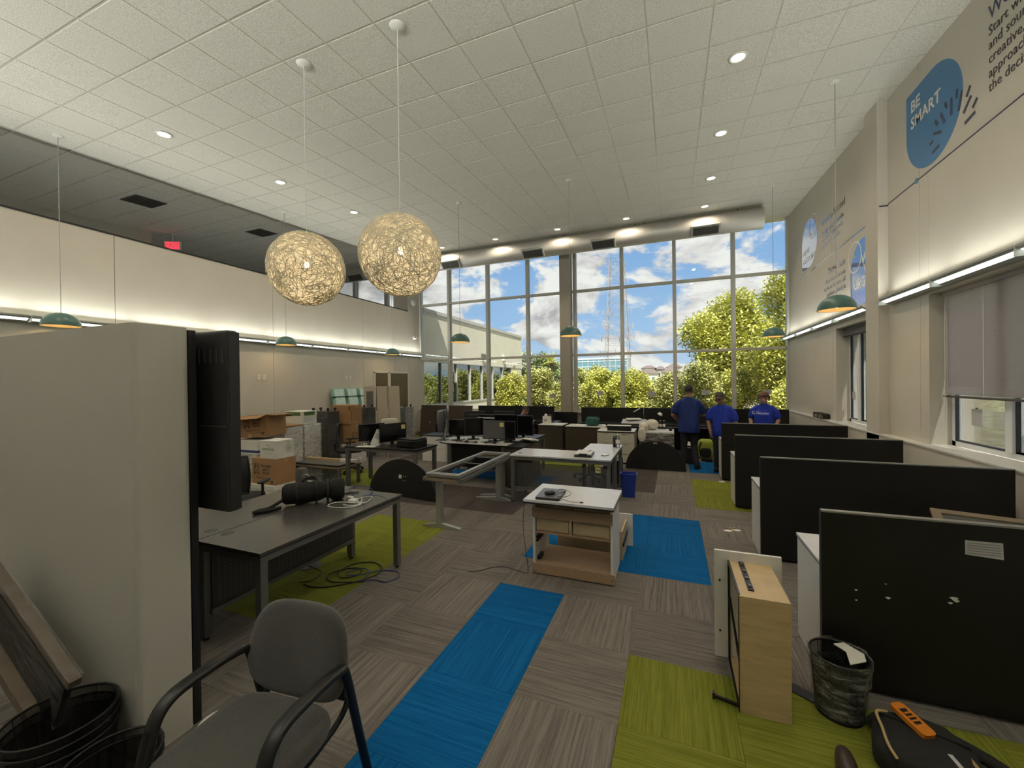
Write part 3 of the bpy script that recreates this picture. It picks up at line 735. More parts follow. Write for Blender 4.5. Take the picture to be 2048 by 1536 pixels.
for (a, b) in [((6.34, 4.54), (6.2, 4.56)), ((6.39, 4.66), (6.32, 4.67)), ((6.31, 4.75), (6.16, 4.69)), ((6.28, 4.88), (6.22, 4.81)), ((6.17, 4.9), (6.1, 4.76)), ((5.98, 4.96), (5.98, 4.77)), ((6.09, 4.98), (6.06, 4.9)), ((5.88, 4.99), (5.89, 4.9)), ((5.8, 4.93), (5.86, 4.74)), ((5.67, 4.89), (5.73, 4.81)), ((5.66, 4.78), (5.78, 4.67)), ((5.57, 4.70), (5.64, 4.64)), ((5.6, 4.575), (5.76, 4.55))]:
    MB().bar((XR-.004, *a), (XR-.004, *b), .0015, .034, (0, 0, 1) if abs(a[0]-b[0]) > .02 else (0, 1, 0)).build('dash', 'vinyl_navy', g)
g = thing('wall_graphic', 'dark paragraph of wall lettering beside the blue teardrop, beginning Start with', 'wall graphic', (0, 0, 0))
text('lettering', 'Work', .20, 'vinyl_navy', g, WM(5.41, 5.335), sx=.9)
for k, s in enumerate(['Start with', 'and sound', 'creative,', 'approach', 'the decis']):
    text('lettering', s, .135, 'vinyl_black', g, WM(5.41, 5.185-k*.136), sx=.95)
g = thing('wall_graphic', 'thin dark line with a round dot running along the right wall under BE SMART', 'wall graphic', (0, 0, 0))
MB().box(XR-.003, XR, 2.5, 7.405, 4.352, 4.368).build('line', 'vinyl_navy', g)
MB().box(2.80, XR, 7.403, 7.4065, 4.335, 4.351).build('line', 'vinyl_navy', g)
MB().prism([(6.67+.035*math.cos(R(a)), 4.36+.035*math.sin(R(a))) for a in range(0, 360, 20)], XR-.006, XR-.003, 'x').build('dot', 'vinyl_blue', g)
g = thing('wall_graphic', 'thin slanting pale line on the far right wall between the two text blocks', 'wall graphic', (0, 0, 0))
MB().bar((XR-.002, 7.83, 4.305), (XR-.002, 11.45, 4.265), .003, .018).build('line', 'vinyl_gloss_dark', g)
MB().prism([(11.45+.035*math.cos(R(a)), 4.262+.035*math.sin(R(a))) for a in range(0, 360, 20)], XR-.006, XR-.003, 'x').build('dot', 'vinyl_gloss_blue', g)
g = thing('wall_graphic', 'glossy blue teardrop wall graphic reading DRIVE OUTCOMES with a ring, by the window', 'wall graphic', (0, 0, 0))
wpoly(drop(10.985, 4.925, .535, 270), 'teardrop', 'vinyl_gloss_blue', g)
ring(10.72, 5.22, .27, .03, 'ring', 'vinyl_white', g); ring(10.78, 5.18, .15, .028, 'ring', 'vinyl_white', g)
text('lettering', 'DRIVE', .17, 'vinyl_white', g, WM(11.43, 4.72), bold=.018); text('lettering', 'OUTCOMES', .17, 'vinyl_white', g, WM(11.43, 4.53), sx=.95, bold=.018)
g = thing('wall_graphic', 'glossy lettering starting Work to Succeed on the far right wall', 'wall graphic', (0, 0, 0))
text('lettering', 'Work to Succeed', .19, 'vinyl_gloss_dark', g, WM(10.17, 5.0), sx=.9)
for k, s in enumerate(['Set high goals, you involve', 'timelines, sequence tasks,', 'and persist for results.']): text('lettering', s, .125, 'vinyl_gloss_dark', g, WM(10.14, 4.80-k*.13), sx=.86)
g = thing('wall_graphic', 'glossy blue teardrop wall graphic reading WORK WITH URGENCY with a clock ring', 'wall graphic', (0, 0, 0))
wpoly(drop(8.19, 3.62, .54, 270), 'teardrop', 'vinyl_gloss_blue', g)
ring(8.55, 3.92, .27, .03, 'clock_ring', 'vinyl_white', g)
MB().bar((XR-.004, 8.55, 3.92), (XR-.004, 8.62, 4.02), .0015, .022).build('clock_hand', 'vinyl_white', g)
for k, s in enumerate(['WORK', 'WITH', 'URGENCY']): text('lettering', s, .235, 'vinyl_white', g, WM((8.29, 8.20, 8.60)[k], 3.73-k*.18), sx=.95, bold=.018)
g = thing('wall_graphic', 'glossy lettering starting Master Time on the far right wall', 'wall graphic', (0, 0, 0))
text('lettering', 'Master Time', .19, 'vinyl_gloss_dark', g, WM(8.95, 3.93), 'RIGHT', sx=.9)
for k, s in enumerate(['Keen focus down time', 'so you can do more, and', 'confidence planning in']): text('lettering', s, .125, 'vinyl_gloss_dark', g, WM(8.95, 3.765-k*.135), 'RIGHT', sx=.86)

# venetian blinds
t = thing('venetian_blind', 'lowered grey venetian blind over the near right window', 'blind', (0, 0, 0))
MB().box(3.0, 3.05, 3.44, 6.395, 2.83, 2.875).build('head_rail', 'blind_slat', t)
MB().box(3.005, 3.045, 3.44, 6.395, 1.635, 1.66).build('bottom_rail', 'grille_slat', t, bevel=.005)
s0 = MB().at(Matrix.Rotation(R(62), 4, 'Y')).box(-.0125, .0125, 3.44, 6.395, -.0006, .0006).build('slat', 'blind_slat', t)
s0.location = (3.025, 0, 1.68)
for k in range(1, 52): inst(s0, t, (3.025, 0, 1.68+k*.0225))
for y in (6.32, 5.72, 5.1, 4.4, 3.7): MB().box(3.008, 3.0095, y-.004, y+.004, 1.65, 2.83).build('ladder_tape', 'white_frame', t)
MB().tube([(2.99, 6.31, 2.83), (2.985, 6.31, 1.35)], .005, 6).build('wand', 'trim_white', t)
t = thing('venetian_blind', 'raised venetian blind bunched at the top of the far right window', 'blind', (0, 0, 0))
MB().box(3.0, 3.05, 8.0, 9.40, 2.765, 2.805).build('head_rail', 'grille_slat', t)
s0 = MB().box(3.0, 3.05, 8.0, 9.40, -.001, .001).build('slat', 'blind_slat', t); s0.location = (0, 0, 2.76)
for k in range(1, 14): inst(s0, t, (0, 0, 2.76-k*.0075))
MB().box(3.0, 3.05, 8.0, 9.40, 2.64, 2.66).build('bottom_rail', 'grille_dark', t, bevel=.004)

# paper notices taped to the glass
def notice(x, y, z, ry, label, w=.21, h=.15, rz=0):
    t = thing('paper_notice', label, 'paper notice', (x, y, z), rz, 'paper notices taped to the windows')
    MB().prism([(-w/2, -h/2), (w/2, -h/2+.02), (w/2, h/2), (-w/2, h/2)], -.0005, .0005, 'y').build('sheet', 'paper_grey', t)
    MB().box(-.02, .02, -.002, -.0008, h/2-.03, h/2+.015).build('tape', 'kraft_tape', t)
    for k in range(2): MB().box(-w*.3, w*.3, -.0015, -.0008, .01-.03*k, .018-.03*k).build('print_line', 'print_grey', t)
for (x, z), lab in zip(((-3.62, 1.41), (-2.1, 1.49), (-.59, 1.47), (.89, 1.51), (2.39, 1.51)), ('left of the wide pillar', 'right of the wide pillar', 'in the pane over the white carrier bag', 'between the two men', 'behind the woman')):
    notice(x, 12.775, z, 0, 'grey paper notice on the big window '+lab)
notice(3.09, 5.98, 1.42, 0, 'paper notice taped to the near side window below the blind', .17, .2, math.pi/2)
notice(3.09, 9.2, 1.55, 0, 'paper notice taped to the far side window', .13, .15, math.pi/2)

# small wall fittings on the left wall
for y, lab in ((6.46, 'pair of white outlet plates on the left wall nearer the camera'), (9.11, 'pair of white outlet plates on the left wall above the glass boards')):
    t = thing('outlet_pair', lab, 'outlet', (XL, y, 2.0), 0, 'outlet plates')
    for d in (-.065, .065):
        MB().box(0, .008, d-.042, d+.042, 0, .118).build('plate', 'white_paint', t, bevel=.003)
        MB().box(.008, .010, d-.017, d+.017, .025, .05).box(.008, .010, d-.017, d+.017, .068, .093).build('socket_face', 'trim_white', t)
t = thing('wall_speaker', 'white round sounder high on the left wall end by the window', 'sounder', (XL, 12.32, 4.81))
MB().at(Matrix.Rotation(R(90), 4, 'Y')).lathe([(.001, .05), (.10, .045), (.13, .02), (.14, 0)], 24).build('dome', 'smoke_white', t)
MB().at(Matrix.Rotation(R(90), 4, 'Y')).lathe([(.14, 0), (.15, 0), (.15, .012), (.14, .012)], 24).build('base_ring', 'trim_white', t)
t = thing('security_camera', 'small white security camera with black lens on the left wall end', 'camera', (XL, 12.34, 3.53))
MB().at(Matrix.Rotation(R(90), 4, 'Y')).lathe([(.07, 0), (.07, .02), (.055, .03), (.001, .03)], 20).build('mount', 'white_paint', t)
MB().ball((.06, -.02, 0), .055, 16, 10).build('housing', 'white_paint', t)
MB().ball((.085, -.055, 0), .03, 12, 8).build('lens', 'black_plastic', t)
# ------------------------------------------------------------------ shape helpers for soft things
def sgn(a, p): return math.copysign(abs(a)**p, a)
def soft(mb, c, r, e1=.4, e2=.4, nu=24, nv=14):
    c = Vector(c)
    vs = []
    for i in range(nv+1):
        v = -math.pi/2+math.pi*i/nv
        for j in range(nu):
            u = 2*math.pi*j/nu
            vs.append(c+Vector((r[0]*sgn(math.cos(v), e1)*sgn(math.cos(u), e2), r[1]*sgn(math.cos(v), e1)*sgn(math.sin(u), e2), r[2]*sgn(math.sin(v), e1))))
    return mb.add(vs, [(i*nu+j, i*nu+(j+1) % nu, (i+1)*nu+(j+1) % nu, (i+1)*nu+j) for i in range(nv) for j in range(nu)], True)
def arc(c, r, a0, a1, n=8, plane='xy'):
    out = []
    for k in range(n+1):
        a = R(a0+(a1-a0)*k/n); p = (r*math.cos(a), r*math.sin(a))
        out.append({'xy': (c[0]+p[0], c[1]+p[1], c[2]), 'xz': (c[0]+p[0], c[1], c[2]+p[1]), 'yz': (c[0], c[1]+p[0], c[2]+p[1])}[plane])
    return out
def smooth_path(pts, n=6):
    pts = [Vector(p) for p in pts]; out = []
    for i in range(len(pts)-1):
        p0, p1, p2, p3 = pts[max(i-1, 0)], pts[i], pts[i+1], pts[min(i+2, len(pts)-1)]
        for k in range(n):
            t = k/n
            out.append(.5*((2*p1)+(p2-p0)*t+(2*p0-5*p1+4*p2-p3)*t*t+(3*p1-p0-3*p2+p3)*t**3))
    return out+[pts[-1]]
def cable(name, pts, r, m, label, cat='cable', group=None, n=6):
    o = MB().tube(smooth_path(pts, n), r, 6).build(name, m)
    return tag(o, label, cat, group)

# ------------------------------------------------------------------ workstation panels along the right wall
PY = [3.00, 4.85, 6.68, 8.44]
pl = ['black workstation panel nearest the camera, with a printed sheet taped on it', 'second black workstation panel from the camera on the right', 'third black workstation panel from the camera on the right', 'farthest black workstation panel of the right row, in front of the people']
wlb = ['white-ended credenza behind the nearest black panel', 'white-ended credenza behind the second black panel', 'white-ended credenza behind the third black panel', 'white-ended credenza behind the farthest black panel']
for k, y in enumerate(PY):
    t = thing('workstation_panel', pl[k], 'partition panel', (.845, y, 0), 0, 'black workstation panels')
    MB().box(0, 1.905, 0, .036, .03, 1.06).build('board', 'black_laminate', t)
    MB().box(-.002, 1.905, -.002, .038, 1.06, 1.072).build('top_cap', 'panel_cap', t, bevel=.002)
    MB().box(-.006, 0, 0, .036, .03, 1.06).build('edge_strip', 'black_edge', t)
    for x in (.12, 1.75): MB().box(x-.03, x+.03, -.02, .056, 0, .03).build('foot', 'black_plastic', t)
    c = thing('credenza', wlb[k], 'cabinet', (.845, y+.04, 0), 0, 'white-ended credenzas')
    MB().box(-.002, .018, 0, .49, .012, .72).build('end_panel', 'white_laminate', c, bevel=.001)
    MB().box(1.88, 1.90, 0, .49, .012, .72).build('end_panel', 'white_laminate', c)
    MB().box(-.006, 1.90, 0, .50, .72, .727).build('top_edge', 'black_edge', c)
    MB().box(-.006, 1.90, 0, .505, .727, .745).build('top', 'grey_white_top', c, bevel=.001)
    MB().box(.018, 1.88, .02, .47, .05, .07).build('bottom_shelf', 'white_laminate', c)
    MB().box(.018, 1.88, .006, .022, .05, .72).build('back_panel', 'white_laminate', c)
    MB().box(.93, .95, .02, .47, .07, .72).build('divider', 'white_laminate', c)
    for a, b in ((.02, .93), (.95, 1.88)):
        d = MB().box(a+.003, b-.003, .475, .49, .06, .70).build('door', 'white_laminate', c)
        MB().box(a+.3, a+.45, .49, .505, .63, .645).build('handle', 'steel_light', d)
t = thing('taped_sheet', 'printed table sheet taped to the nearest black panel', 'paper', (1.575, 2.9985, .89))
MB().prism([(-.078, .005), (.078, -.004), (.075, .086), (-.078, .084)], -.0008, -.0002, 'y').build('sheet', 'paper_grey', t)
for k in range(5): MB().box(-.07, .068, -.0014, -.0009, .012+k*.014, .018+k*.014).build('print_line', 'print_grey', t)
mb = MB()
for x, z, s in ((1.01, .61, .006), (1.01, .55, .005), (1.16, .59, .009), (1.15, .67, .004), (1.45, .64, .014), (1.435, .612, .008), (1.46, .628, .010)):
    mb.prism([(x+s*1.2*math.cos(a)*(1+.4*math.sin(3*a)), z+s*.7*math.sin(a)) for a in [i*.7 for i in range(9)]], 2.9975, 2.9995, 'y')
tag(mb.build('paint_chip', 'paper'), 'pale chips and scuffs on the face of the nearest black panel', 'scuff', kind='stuff')
# framed cork board lying on the credenza between the first two panels
t = thing('framed_board', 'wood framed dark board lying on the credenza behind the nearest panel', 'board', (2.27, 4.22, .62), R(-14), rot=(R(18), 0, R(-16)))
for a in ((-.3, .3, -.32, -.26), (-.3, .3, .26, .32), (-.3, -.24, -.26, .26), (.24, .3, -.26, .26)): MB().box(*a, .0, .03).build('frame_rail', 'wood_pale', t, bevel=.002)
MB().box(-.24, .24, -.26, .26, .004, .018).build('backing', 'grille_slat', t)
MB().box(-.06, .05, .05, .12, .018, .020).build('paper_scrap', 'paper', t)
MB().box(-.25, .25, -.04, -.02, .018, .03).build('cross_strip', 'black_edge', t)
# stack of files on the ledge behind the farthest panel
for k in range(8):
    t = thing('magazine_file', ORD[k]+' dark file in the row on the low wall ledge by the far corner', 'file', (2.83, 9.75+k*.075, 1.062), 0, 'dark files on the ledge')
    MB().box(-.06, .06, 0, .07, 0, .10+.004*(k % 3)).build('box', 'black_plastic', t); MB().box(-.062, -.06, .02, .05, .02, .08).build('spine_label', ['print_grey', 'kraft_tape', 'paper'][k % 3], t)

# ------------------------------------------------------------------ bench desks (dark tops, grey steel frames)
def bench(x0, x1, y0, y1, label, name='bench_desk', top='desk_dark', z=.74, leg=.055, modesty=None, group=None, cat='desk', inset=.012, thick=.026, side_panel=None):
    cx, cy = (x0+x1)/2, (y0+y1)/2; w, h = (x1-x0)/2, (y1-y0)/2
    t = thing(name, label, cat, (cx, cy, 0), 0, group)
    tp = MB().box(-w, w, -h, h, z-thick+.004, z).build('top', top, t, bevel=.0015)
    MB().box(-w-.001, w+.001, -h-.001, h+.001, z-thick, z-thick+.004).build('top_edge', 'black_edge', t)
    f = z-thick; lw, lh = w-inset, h-inset
    for sx in (-1, 1):
        for sy in (-1, 1):
            MB().box(sx*lw-(leg if sx > 0 else 0), sx*lw+(leg if sx < 0 else 0), sy*lh-(leg if sy > 0 else 0), sy*lh+(leg if sy < 0 else 0), .02, f-.05).build('leg', 'steel_grey', t, bevel=.002)
            MB().cyl((sx*(lw-leg/2), sy*(lh-leg/2), 0), (sx*(lw-leg/2), sy*(lh-leg/2), .02), .02, n=10).build('foot', 'black_plastic', t)
    for sy in (-1, 1): MB().box(-lw, lw, sy*lh-(leg if sy > 0 else 0), sy*lh+(leg if sy < 0 else 0), f-.05, f).build('rail', 'steel_grey', t, bevel=.002)
    for sx in (-1, 1): MB().box(sx*lw-(leg if sx > 0 else 0), sx*lw+(leg if sx < 0 else 0), -lh+leg, lh-leg, f-.05, f).build('rail', 'steel_grey', t, bevel=.002)
    return t, w, h, f
GD = 'dark bench desks on the left'
t, w, h, f = bench(-3.275, -2.60, 1.905, 3.45, 'near half of the dark bench desk on the left, with the tripod bag on it', group=GD)
MB().box(-w+.07, -w+.082, -h+.06, h-.06, .22, f-.05).build('modesty_panel', 'perforated', t)
mp_ = MB()
for i in range(34):
    for j in range(15): mp_.box(-w+.082, -w+.0828, -h+.10+i*.041, -h+.122+i*.041, .26+j*.026, .272+j*.026)
mp_.build('perforation', 'grille_slat', t, kind='stuff')
MB().box(-w+.06, -w+.10, -h+.05, h-.05, .19, .225).build('lower_rail', 'steel_grey', t, bevel=.003)
MB().lathe([(.001, .7405), (.02, .741), (.035, .742), (.045, .7405)], 22, (-w+.055+.02, -h+.18, 0)).build('grommet', 'black_plastic', t)
t, w, h, f = bench(-3.95, -3.285, 1.905, 3.53, 'far half of the dark bench desk on the left, beside the moving boxes', group=GD)
MB().lathe([(.001, .7405), (.02, .741), (.035, .742), (.045, .7405)], 22, (w-.10, -h+.175, 0)).build('grommet', 'black_plastic', t)
MB().lathe([(.001, .7405), (.02, .741), (.035, .742), (.045, .7405)], 22, (w-.10, h-.16, 0)).build('grommet', 'black_plastic', t)

# tripod bag
t = thing('tripod_bag', 'black padded tripod bag lying on the dark bench desk', 'bag', (-3.235, 2.93, .74), R(47))
b = MB(); prof = [(.001, -.27), (.07, -.268), (.096, -.24), (.10, -.1), (.094, .05), (.072, .1), (.078, .13), (.106, .17), (.110, .24), (.09, .27), (.001, .272)]
b.at(Matrix.Translation((0, 0, .108)) @ Matrix.Rotation(R(90), 4, 'Y')).lathe(prof, 20); b.build('body', 'black_cloth', t)
for x in (-.15, .02, .12): MB().at(Matrix.Translation((x, 0, .108)) @ Matrix.Rotation(R(90), 4, 'Y')).lathe([(.098, -.012), (.103, -.012), (.103, .012), (.098, .012)], 20).build('webbing', 'black_rubber', t)
MB().tube(smooth_path([(-.13, .0, .18), (-.07, .01, .235), (.0, .02, .24), (.04, 0, .185)]), .012, 8).build('handle', 'black_rubber', t)
MB().tube(smooth_path([(-.24, -.04, .08), (-.36, -.10, .025), (-.44, -.13, .02), (-.47, -.17, .018), (-.38, -.16, .016), (-.27, -.12, .02)]), .017, 6).build('strap', 'black_cloth', t)
MB().tube(arc((-.07, .01, .245), .03, 0, 300, 10, 'xz'), .005, 6).build('buckle', 'chrome', t)
# grey tower speaker
t = thing('tabletop_speaker', 'tall rounded dark grey cloth speaker standing on the bench desk behind the tripod bag', 'speaker', (-3.66, 3.16, .74))
b = MB(); soft(b, (0, 0, .132), (.060, .052, .130), .35, .8, 24, 14); b.build('body', 'speaker_grey', t)
MB().lathe([(.05, 0), (.053, .004), (.05, .012)], 20).build('base_ring', 'black_plastic', t)
# white adapters and blue cable on the desk
t = thing('power_adapter', 'white power adapter with loops of white cable on the bench desk', 'charger', (-2.86, 3.05, .742))
MB().box(-.05, .03, -.03, .035, 0, .028).build('brick', 'cable_white', t, bevel=.006)
MB().box(-.15, -.09, .06, .10, 0, .025).build('brick', 'cable_white', t, bevel=.006)
MB().tube(smooth_path([(.03, 0, .012), (.12, -.03, .006), (.10, -.14, .006), (-.02, -.20, .006), (-.14, -.18, .006), (-.15, -.08, .006), (-.05, -.04, .006), (.06, -.07, .02), (.13, .02, .006), (.08, .16, .012), (.02, .20, .006), (-.04, .12, .006)]), .0042, 6).build('cord', 'cable_white', t)
MB().tube(smooth_path([(-.09, .08, .012), (-.02, .10, .006), (.05, .06, .03), (.11, -.05, .006), (.05, -.12, .01), (-.03, -.10, .006)]), .0042, 6).build('cord', 'cable_white', t)
cable('network_cable', [(-3.24, 3.40, .746), (-3.15, 3.36, .80), (-3.02, 3.40, .80), (-2.95, 3.42, .75), (-2.85, 3.22, .76), (-2.78, 3.10, .80), (-2.68, 3.18, .79), (-2.62, 3.24, .746)], .0035, 'cable_blue', 'thin blue network cable looping over the bench desk end')
cable('extension_lead', [(-3.5, 3.35, .746), (-3.42, 3.22, .85), (-3.32, 3.1, .84), (-3.2, 3.2, .75), (-3.12, 3.30, .746), (-3.05, 3.24, .746)], .004, 'cable_black', 'black power cord trailing behind the tripod bag')
for (x, y, a), lab in (((-3.12, 3.30, 40), 'black stylus pen lying by the white charger'),):
    tag(MB().at(Matrix.Translation((x, y, .748)) @ Matrix.Rotation(R(a), 4, 'Z')).tube([(-.07, 0, 0), (.06, 0, 0), (.075, 0, 0)], [.006, .006, .002], 8).build('pen', 'black_plastic'), lab, 'pen')
# floor box and cables on the carpet under the bench
t = thing('floor_box', 'round dark floor outlet cover on the green carpet under the bench desk', 'floor outlet', (-3.52, 3.12, 0))
MB().lathe([(.001, .008), (.09, .008), (.105, .005), (.115, 0)], 28).build('cover', 'black_metal', t); MB().box(-.05, .05, -.012, .012, .008, .012).build('hatch', 'grille_slat', t)
cable('floor_cable', [(-3.51, 3.09, .015), (-3.35, 3.08, .006), (-3.26, 3.02, .006), (-3.22, 2.88, .006), (-3.31, 2.81, .006)], .004, 'cable_black', 'short black cable running out of the floor outlet')
cable('floor_cable', [(-3.23, 2.79, .012), (-3.12, 2.79, .006), (-2.98, 2.84, .006), (-2.80, 3.02, .006), (-2.72, 3.2, .006), (-2.78, 3.34, .006), (-2.95, 3.40, .006), (-3.10, 3.3, .006), (-3.12, 3.12, .006), (-3.0, 3.02, .006), (-2.88, 3.1, .014), (-2.93, 3.22, .014), (-3.08, 3.2, .006), (-3.17, 3.03, .006), (-3.05, 2.93, .006), (-2.86, 2.96, .014), (-2.74, 3.04, .006)], .006, 'cable_black', 'coil of black cable on the green carpet beside the bench desk')
cable('floor_cable', [(-2.78, 3.02, .016), (-2.66, 3.10, .006), (-2.54, 3.10, .006), (-2.48, 3.22, .006), (-2.58, 3.32, .006), (-2.74, 3.26, .012), (-2.84, 3.12, .02), (-2.96, 3.06, .02), (-3.02, 3.14, .012), (-2.92, 3.24, .016), (-2.80, 3.18, .02), (-2.76, 3.06, .02)], .0045, 'cable_blue', 'coil of blue network cable overlapping the black coil on the carpet')

# ------------------------------------------------------------------ armchair in the foreground
t = thing('guest_armchair', 'dark grey fabric guest chair with black arms in the left foreground', 'chair', (-1.59, 1.08, 0), R(5))
b = MB(); soft(b, (0, -.015, .435), (.272, .272, .045), .5, .45, 40, 12); b.build('seat', 'chair_fabric', t)
b = MB(); b.at(Matrix.Translation((0, .305, .655)) @ Matrix.Rotation(R(-9), 4, 'X'))
n = 40; ring_ = []
for k in range(n):
    a = 2*math.pi*k/n; x = .275*sgn(math.cos(a), .55); z = .205*sgn(math.sin(a), .62)
    x *= 1-.10*(z/.20 > 0)*(z/.2); ring_.append((x, z))
def shell(rs, dy): return [(x*rs, dy+.9*(x*rs)**2*-.45, z*rs) for x, z in ring_]
layers = [shell(.02, -.040), shell(.55, -.040), shell(.85, -.034), shell(.96, -.020), shell(1.0, 0), shell(.97, .018), shell(.80, .030), shell(.02, .034)]
vs = [v for l in layers for v in l]
b.add(vs, [(i*n+j, i*n+(j+1) % n, (i+1)*n+(j+1) % n, (i+1)*n+j) for i in range(len(layers)-1) for j in range(n)], True); b.build('backrest', 'chair_fabric', t)
for s in (-1, 1):
    x = s*.272
    MB().tube(smooth_path([(x, .42, .012), (x, .345, .30), (x, .27, .60), (x, .235, .645), (x, .18, .652)]), .0195, 8).build('leg', 'black_metal', t)
    MB().tube(smooth_path([(x, -.15, .58), (x, -.185, .45), (x, -.21, .25), (x, -.235, .012)]), .0195, 8).build('leg', 'black_metal', t)
    path = smooth_path([(x, .245, .648), (x, .15, .662), (x, .02, .664), (x, -.07, .655), (x, -.125, .615), (x, -.155, .54), (x, -.175, .46)], 5)
    MB().sweep(path, .058, .030).build('armrest', 'black_plastic', t)
    MB().tube(smooth_path([(s*.20, .33, .52), (s*.215, .345, .43), (s*.225, .27, .385), (s*.235, .12, .375), (s*.25, -.12, .375), (s*.27, -.19, .38)]), .013, 8).build('seat_bracket', 'black_metal', t)
    MB().box(s*.20-.02, s*.20+.02, .315, .345, .44, .56).build('back_support', 'black_plastic', t, bevel=.006)
MB().tube([(-.235, .12, .375), (.235, .12, .375)], .011, 8).build('crossbar', 'black_metal', t)
MB().tube([(-.255, -.12, .375), (.255, -.12, .375)], .011, 8).build('crossbar', 'black_metal', t)

# ------------------------------------------------------------------ wall television behind the wall stub
t = thing('television', 'large black flat television seen from behind, mounted beyond the grey wall end', 'television', (-3.2, 1.53, 1.17))
MB().box(-.90, .90, -.02, .045, 0, 1.02).build('back_shell', 'screen_back', t, bevel=.012)
MB().box(-.86, .86, .045, .05, .03, .99).build('screen', 'screen_black', t)
MB().box(.885, .905, -.012, .048, .01, 1.01).build('side_bezel', 'screen_back', t)
MB().box(-.88, .88, -.024, -.02, .478, .484).build('seam', 'grille_slat', t)
for k in range(14): MB().box(.86-k*.05, .866-k*.05, -.023, -.02, .84, .92).build('vent_slot', 'grille_slat', t)
MB().box(-.5, .2, -.065, -.02, .3, .7).build('wall_bracket', 'black_metal', t)

# ------------------------------------------------------------------ open-backed cabinet with laptop
t = thing('drawer_cabinet', 'white cabinet seen from its open unfinished back, laptop on top', 'cabinet', (-.905, 3.92, 0))
MB().box(-.43, .415, -.30, .33, .735, .762).build('top', 'grey_white_top', t, bevel=.001)
MB().box(-.432, .417, -.302, .332, .726, .74).build('top_edge', 'black_edge', t)
for s in (-1, 1): MB().box(s*.375-.012, s*.375+.012, -.15, .32, .012, .726).build('side_panel', 'white_laminate', t, bevel=.001)
MB().box(-.386, .386, -.165, -.149, .555, .655).build('back_rail', 'particle_board', t)
MB().box(-.386, .40, -.165, -.149, .012, .105).build('back_rail', 'particle_board', t)
MB().box(-.363, .363, -.15, .32, .095, .108).build('bottom_shelf', 'particle_board', t)
MB().box(-.363, .363, -.15, .32, .40, .413).build('middle_rail', 'particle_board', t)
MB().box(-.025, .0, -.14, .32, .413, .726).build('divider', 'birch_raw', t)
for a, b_ in ((-.355, -.035), (.01, .355)):
    for z0, z1 in ((.42, .545), (.57, .69)):
        d = MB().box(a, b_, -.125, -.113, z0, z1).box(a, a+.012, -.113, .30, z0, z1).box(b_-.012, b_, -.113, .30, z0, z1).box(a, b_, -.113, .30, z0, z0+.006).build('drawer', 'birch_raw', t)
        MB().box(a-.004, b_+.004, .31, .33, z0-.01, z1+.01).build('drawer_front', 'white_laminate', d)
for z in (.30, .335): MB().box(-.363, -.345, -.12, .28, z, z+.022).build('drawer_slide', 'black_metal', t)
MB().box(-.36, -.33, -.1, .02, .12, .15).build('bracket', 'black_metal', t)
for x, z in ((-.37, .63), (.375, .60), (.375, .05), (-.37, .03)): MB().cyl((x, -.166, z), (x, -.16, z), .005, n=8).build('screw_hole', 'black_plastic', t)
l = thing('laptop', 'closed grey laptop lying on the white cabinet', 'laptop', (-1.115, 3.82, .762), R(3))
MB().box(-.115, .115, -.165, .165, .003, .018).build('base', 'black_plastic', l, bevel=.003)
MB().box(-.115, .115, -.165, .165, .0185, .028).build('lid', 'laptop_grey', l, bevel=.003)
m_ = thing('computer_mouse', 'black computer mouse with tangled cord on the closed laptop', 'mouse', (-1.11, 3.76, .790), R(-55))
b = MB(); soft(b, (0, 0, .017), (.034, .055, .018), .7, .8, 18, 10); b.build('shell', 'black_plastic', m_)
MB().cyl((-.006, .025, .034), (.006, .025, .034), .008, n=10).build('wheel', 'chrome', m_)
MB().tube(smooth_path([(0, .05, .01), (.05, .12, .03), (.12, .1, .05), (.10, .02, .02), (.02, .10, .05), (.1, .18, .03), (.17, .10, .015), (.12, .03, .01), (.2, .12, -.02), (.24, .2, -.022)]), .0022, 5).build('cord', 'cable_black', m_)
MB().at(Matrix.Translation((.25, .215, -.022)) @ Matrix.Rotation(R(-40), 4, 'Z')).box(-.006, .006, -.01, .022, -.004, .004).build('plug', 'black_plastic', m_)
cable('usb_cable', [(-1.33, 3.66, .755), (-1.345, 3.64, .5), (-1.32, 3.66, .2), (-1.33, 3.72, .02), (-1.42, 3.74, .005), (-1.6, 3.78, .005), (-1.72, 3.72, .005), (-1.8, 3.62, .005), (-1.9, 3.56, .005)], .003, 'cable_black', 'thin black cable running down the cabinet and across the carpet')
# drawer standing behind the cabinet
t = thing('loose_drawer', 'pulled out maple drawer standing on the blue carpet behind the white cabinet', 'drawer', (-.80, 4.56, 0))
MB().box(-.40, -.385, -.22, .2, 0, .30).build('side', 'birch_raw', t); MB().box(.285, .30, -.22, .2, 0, .30).build('side', 'birch_raw', t)
MB().box(-.385, .285, -.22, -.205, 0, .30).build('back', 'birch_raw', t); MB().box(-.385, .285, -.205, .2, .02, .03).build('bottom', 'cardboard', t)
MB().box(-.42, .365, .2, .22, -.0, .36).build('front', 'white_laminate', t, bevel=.001)
MB().box(.30, .312, -.2, .18, .14, .175).build('slide', 'black_metal', t)
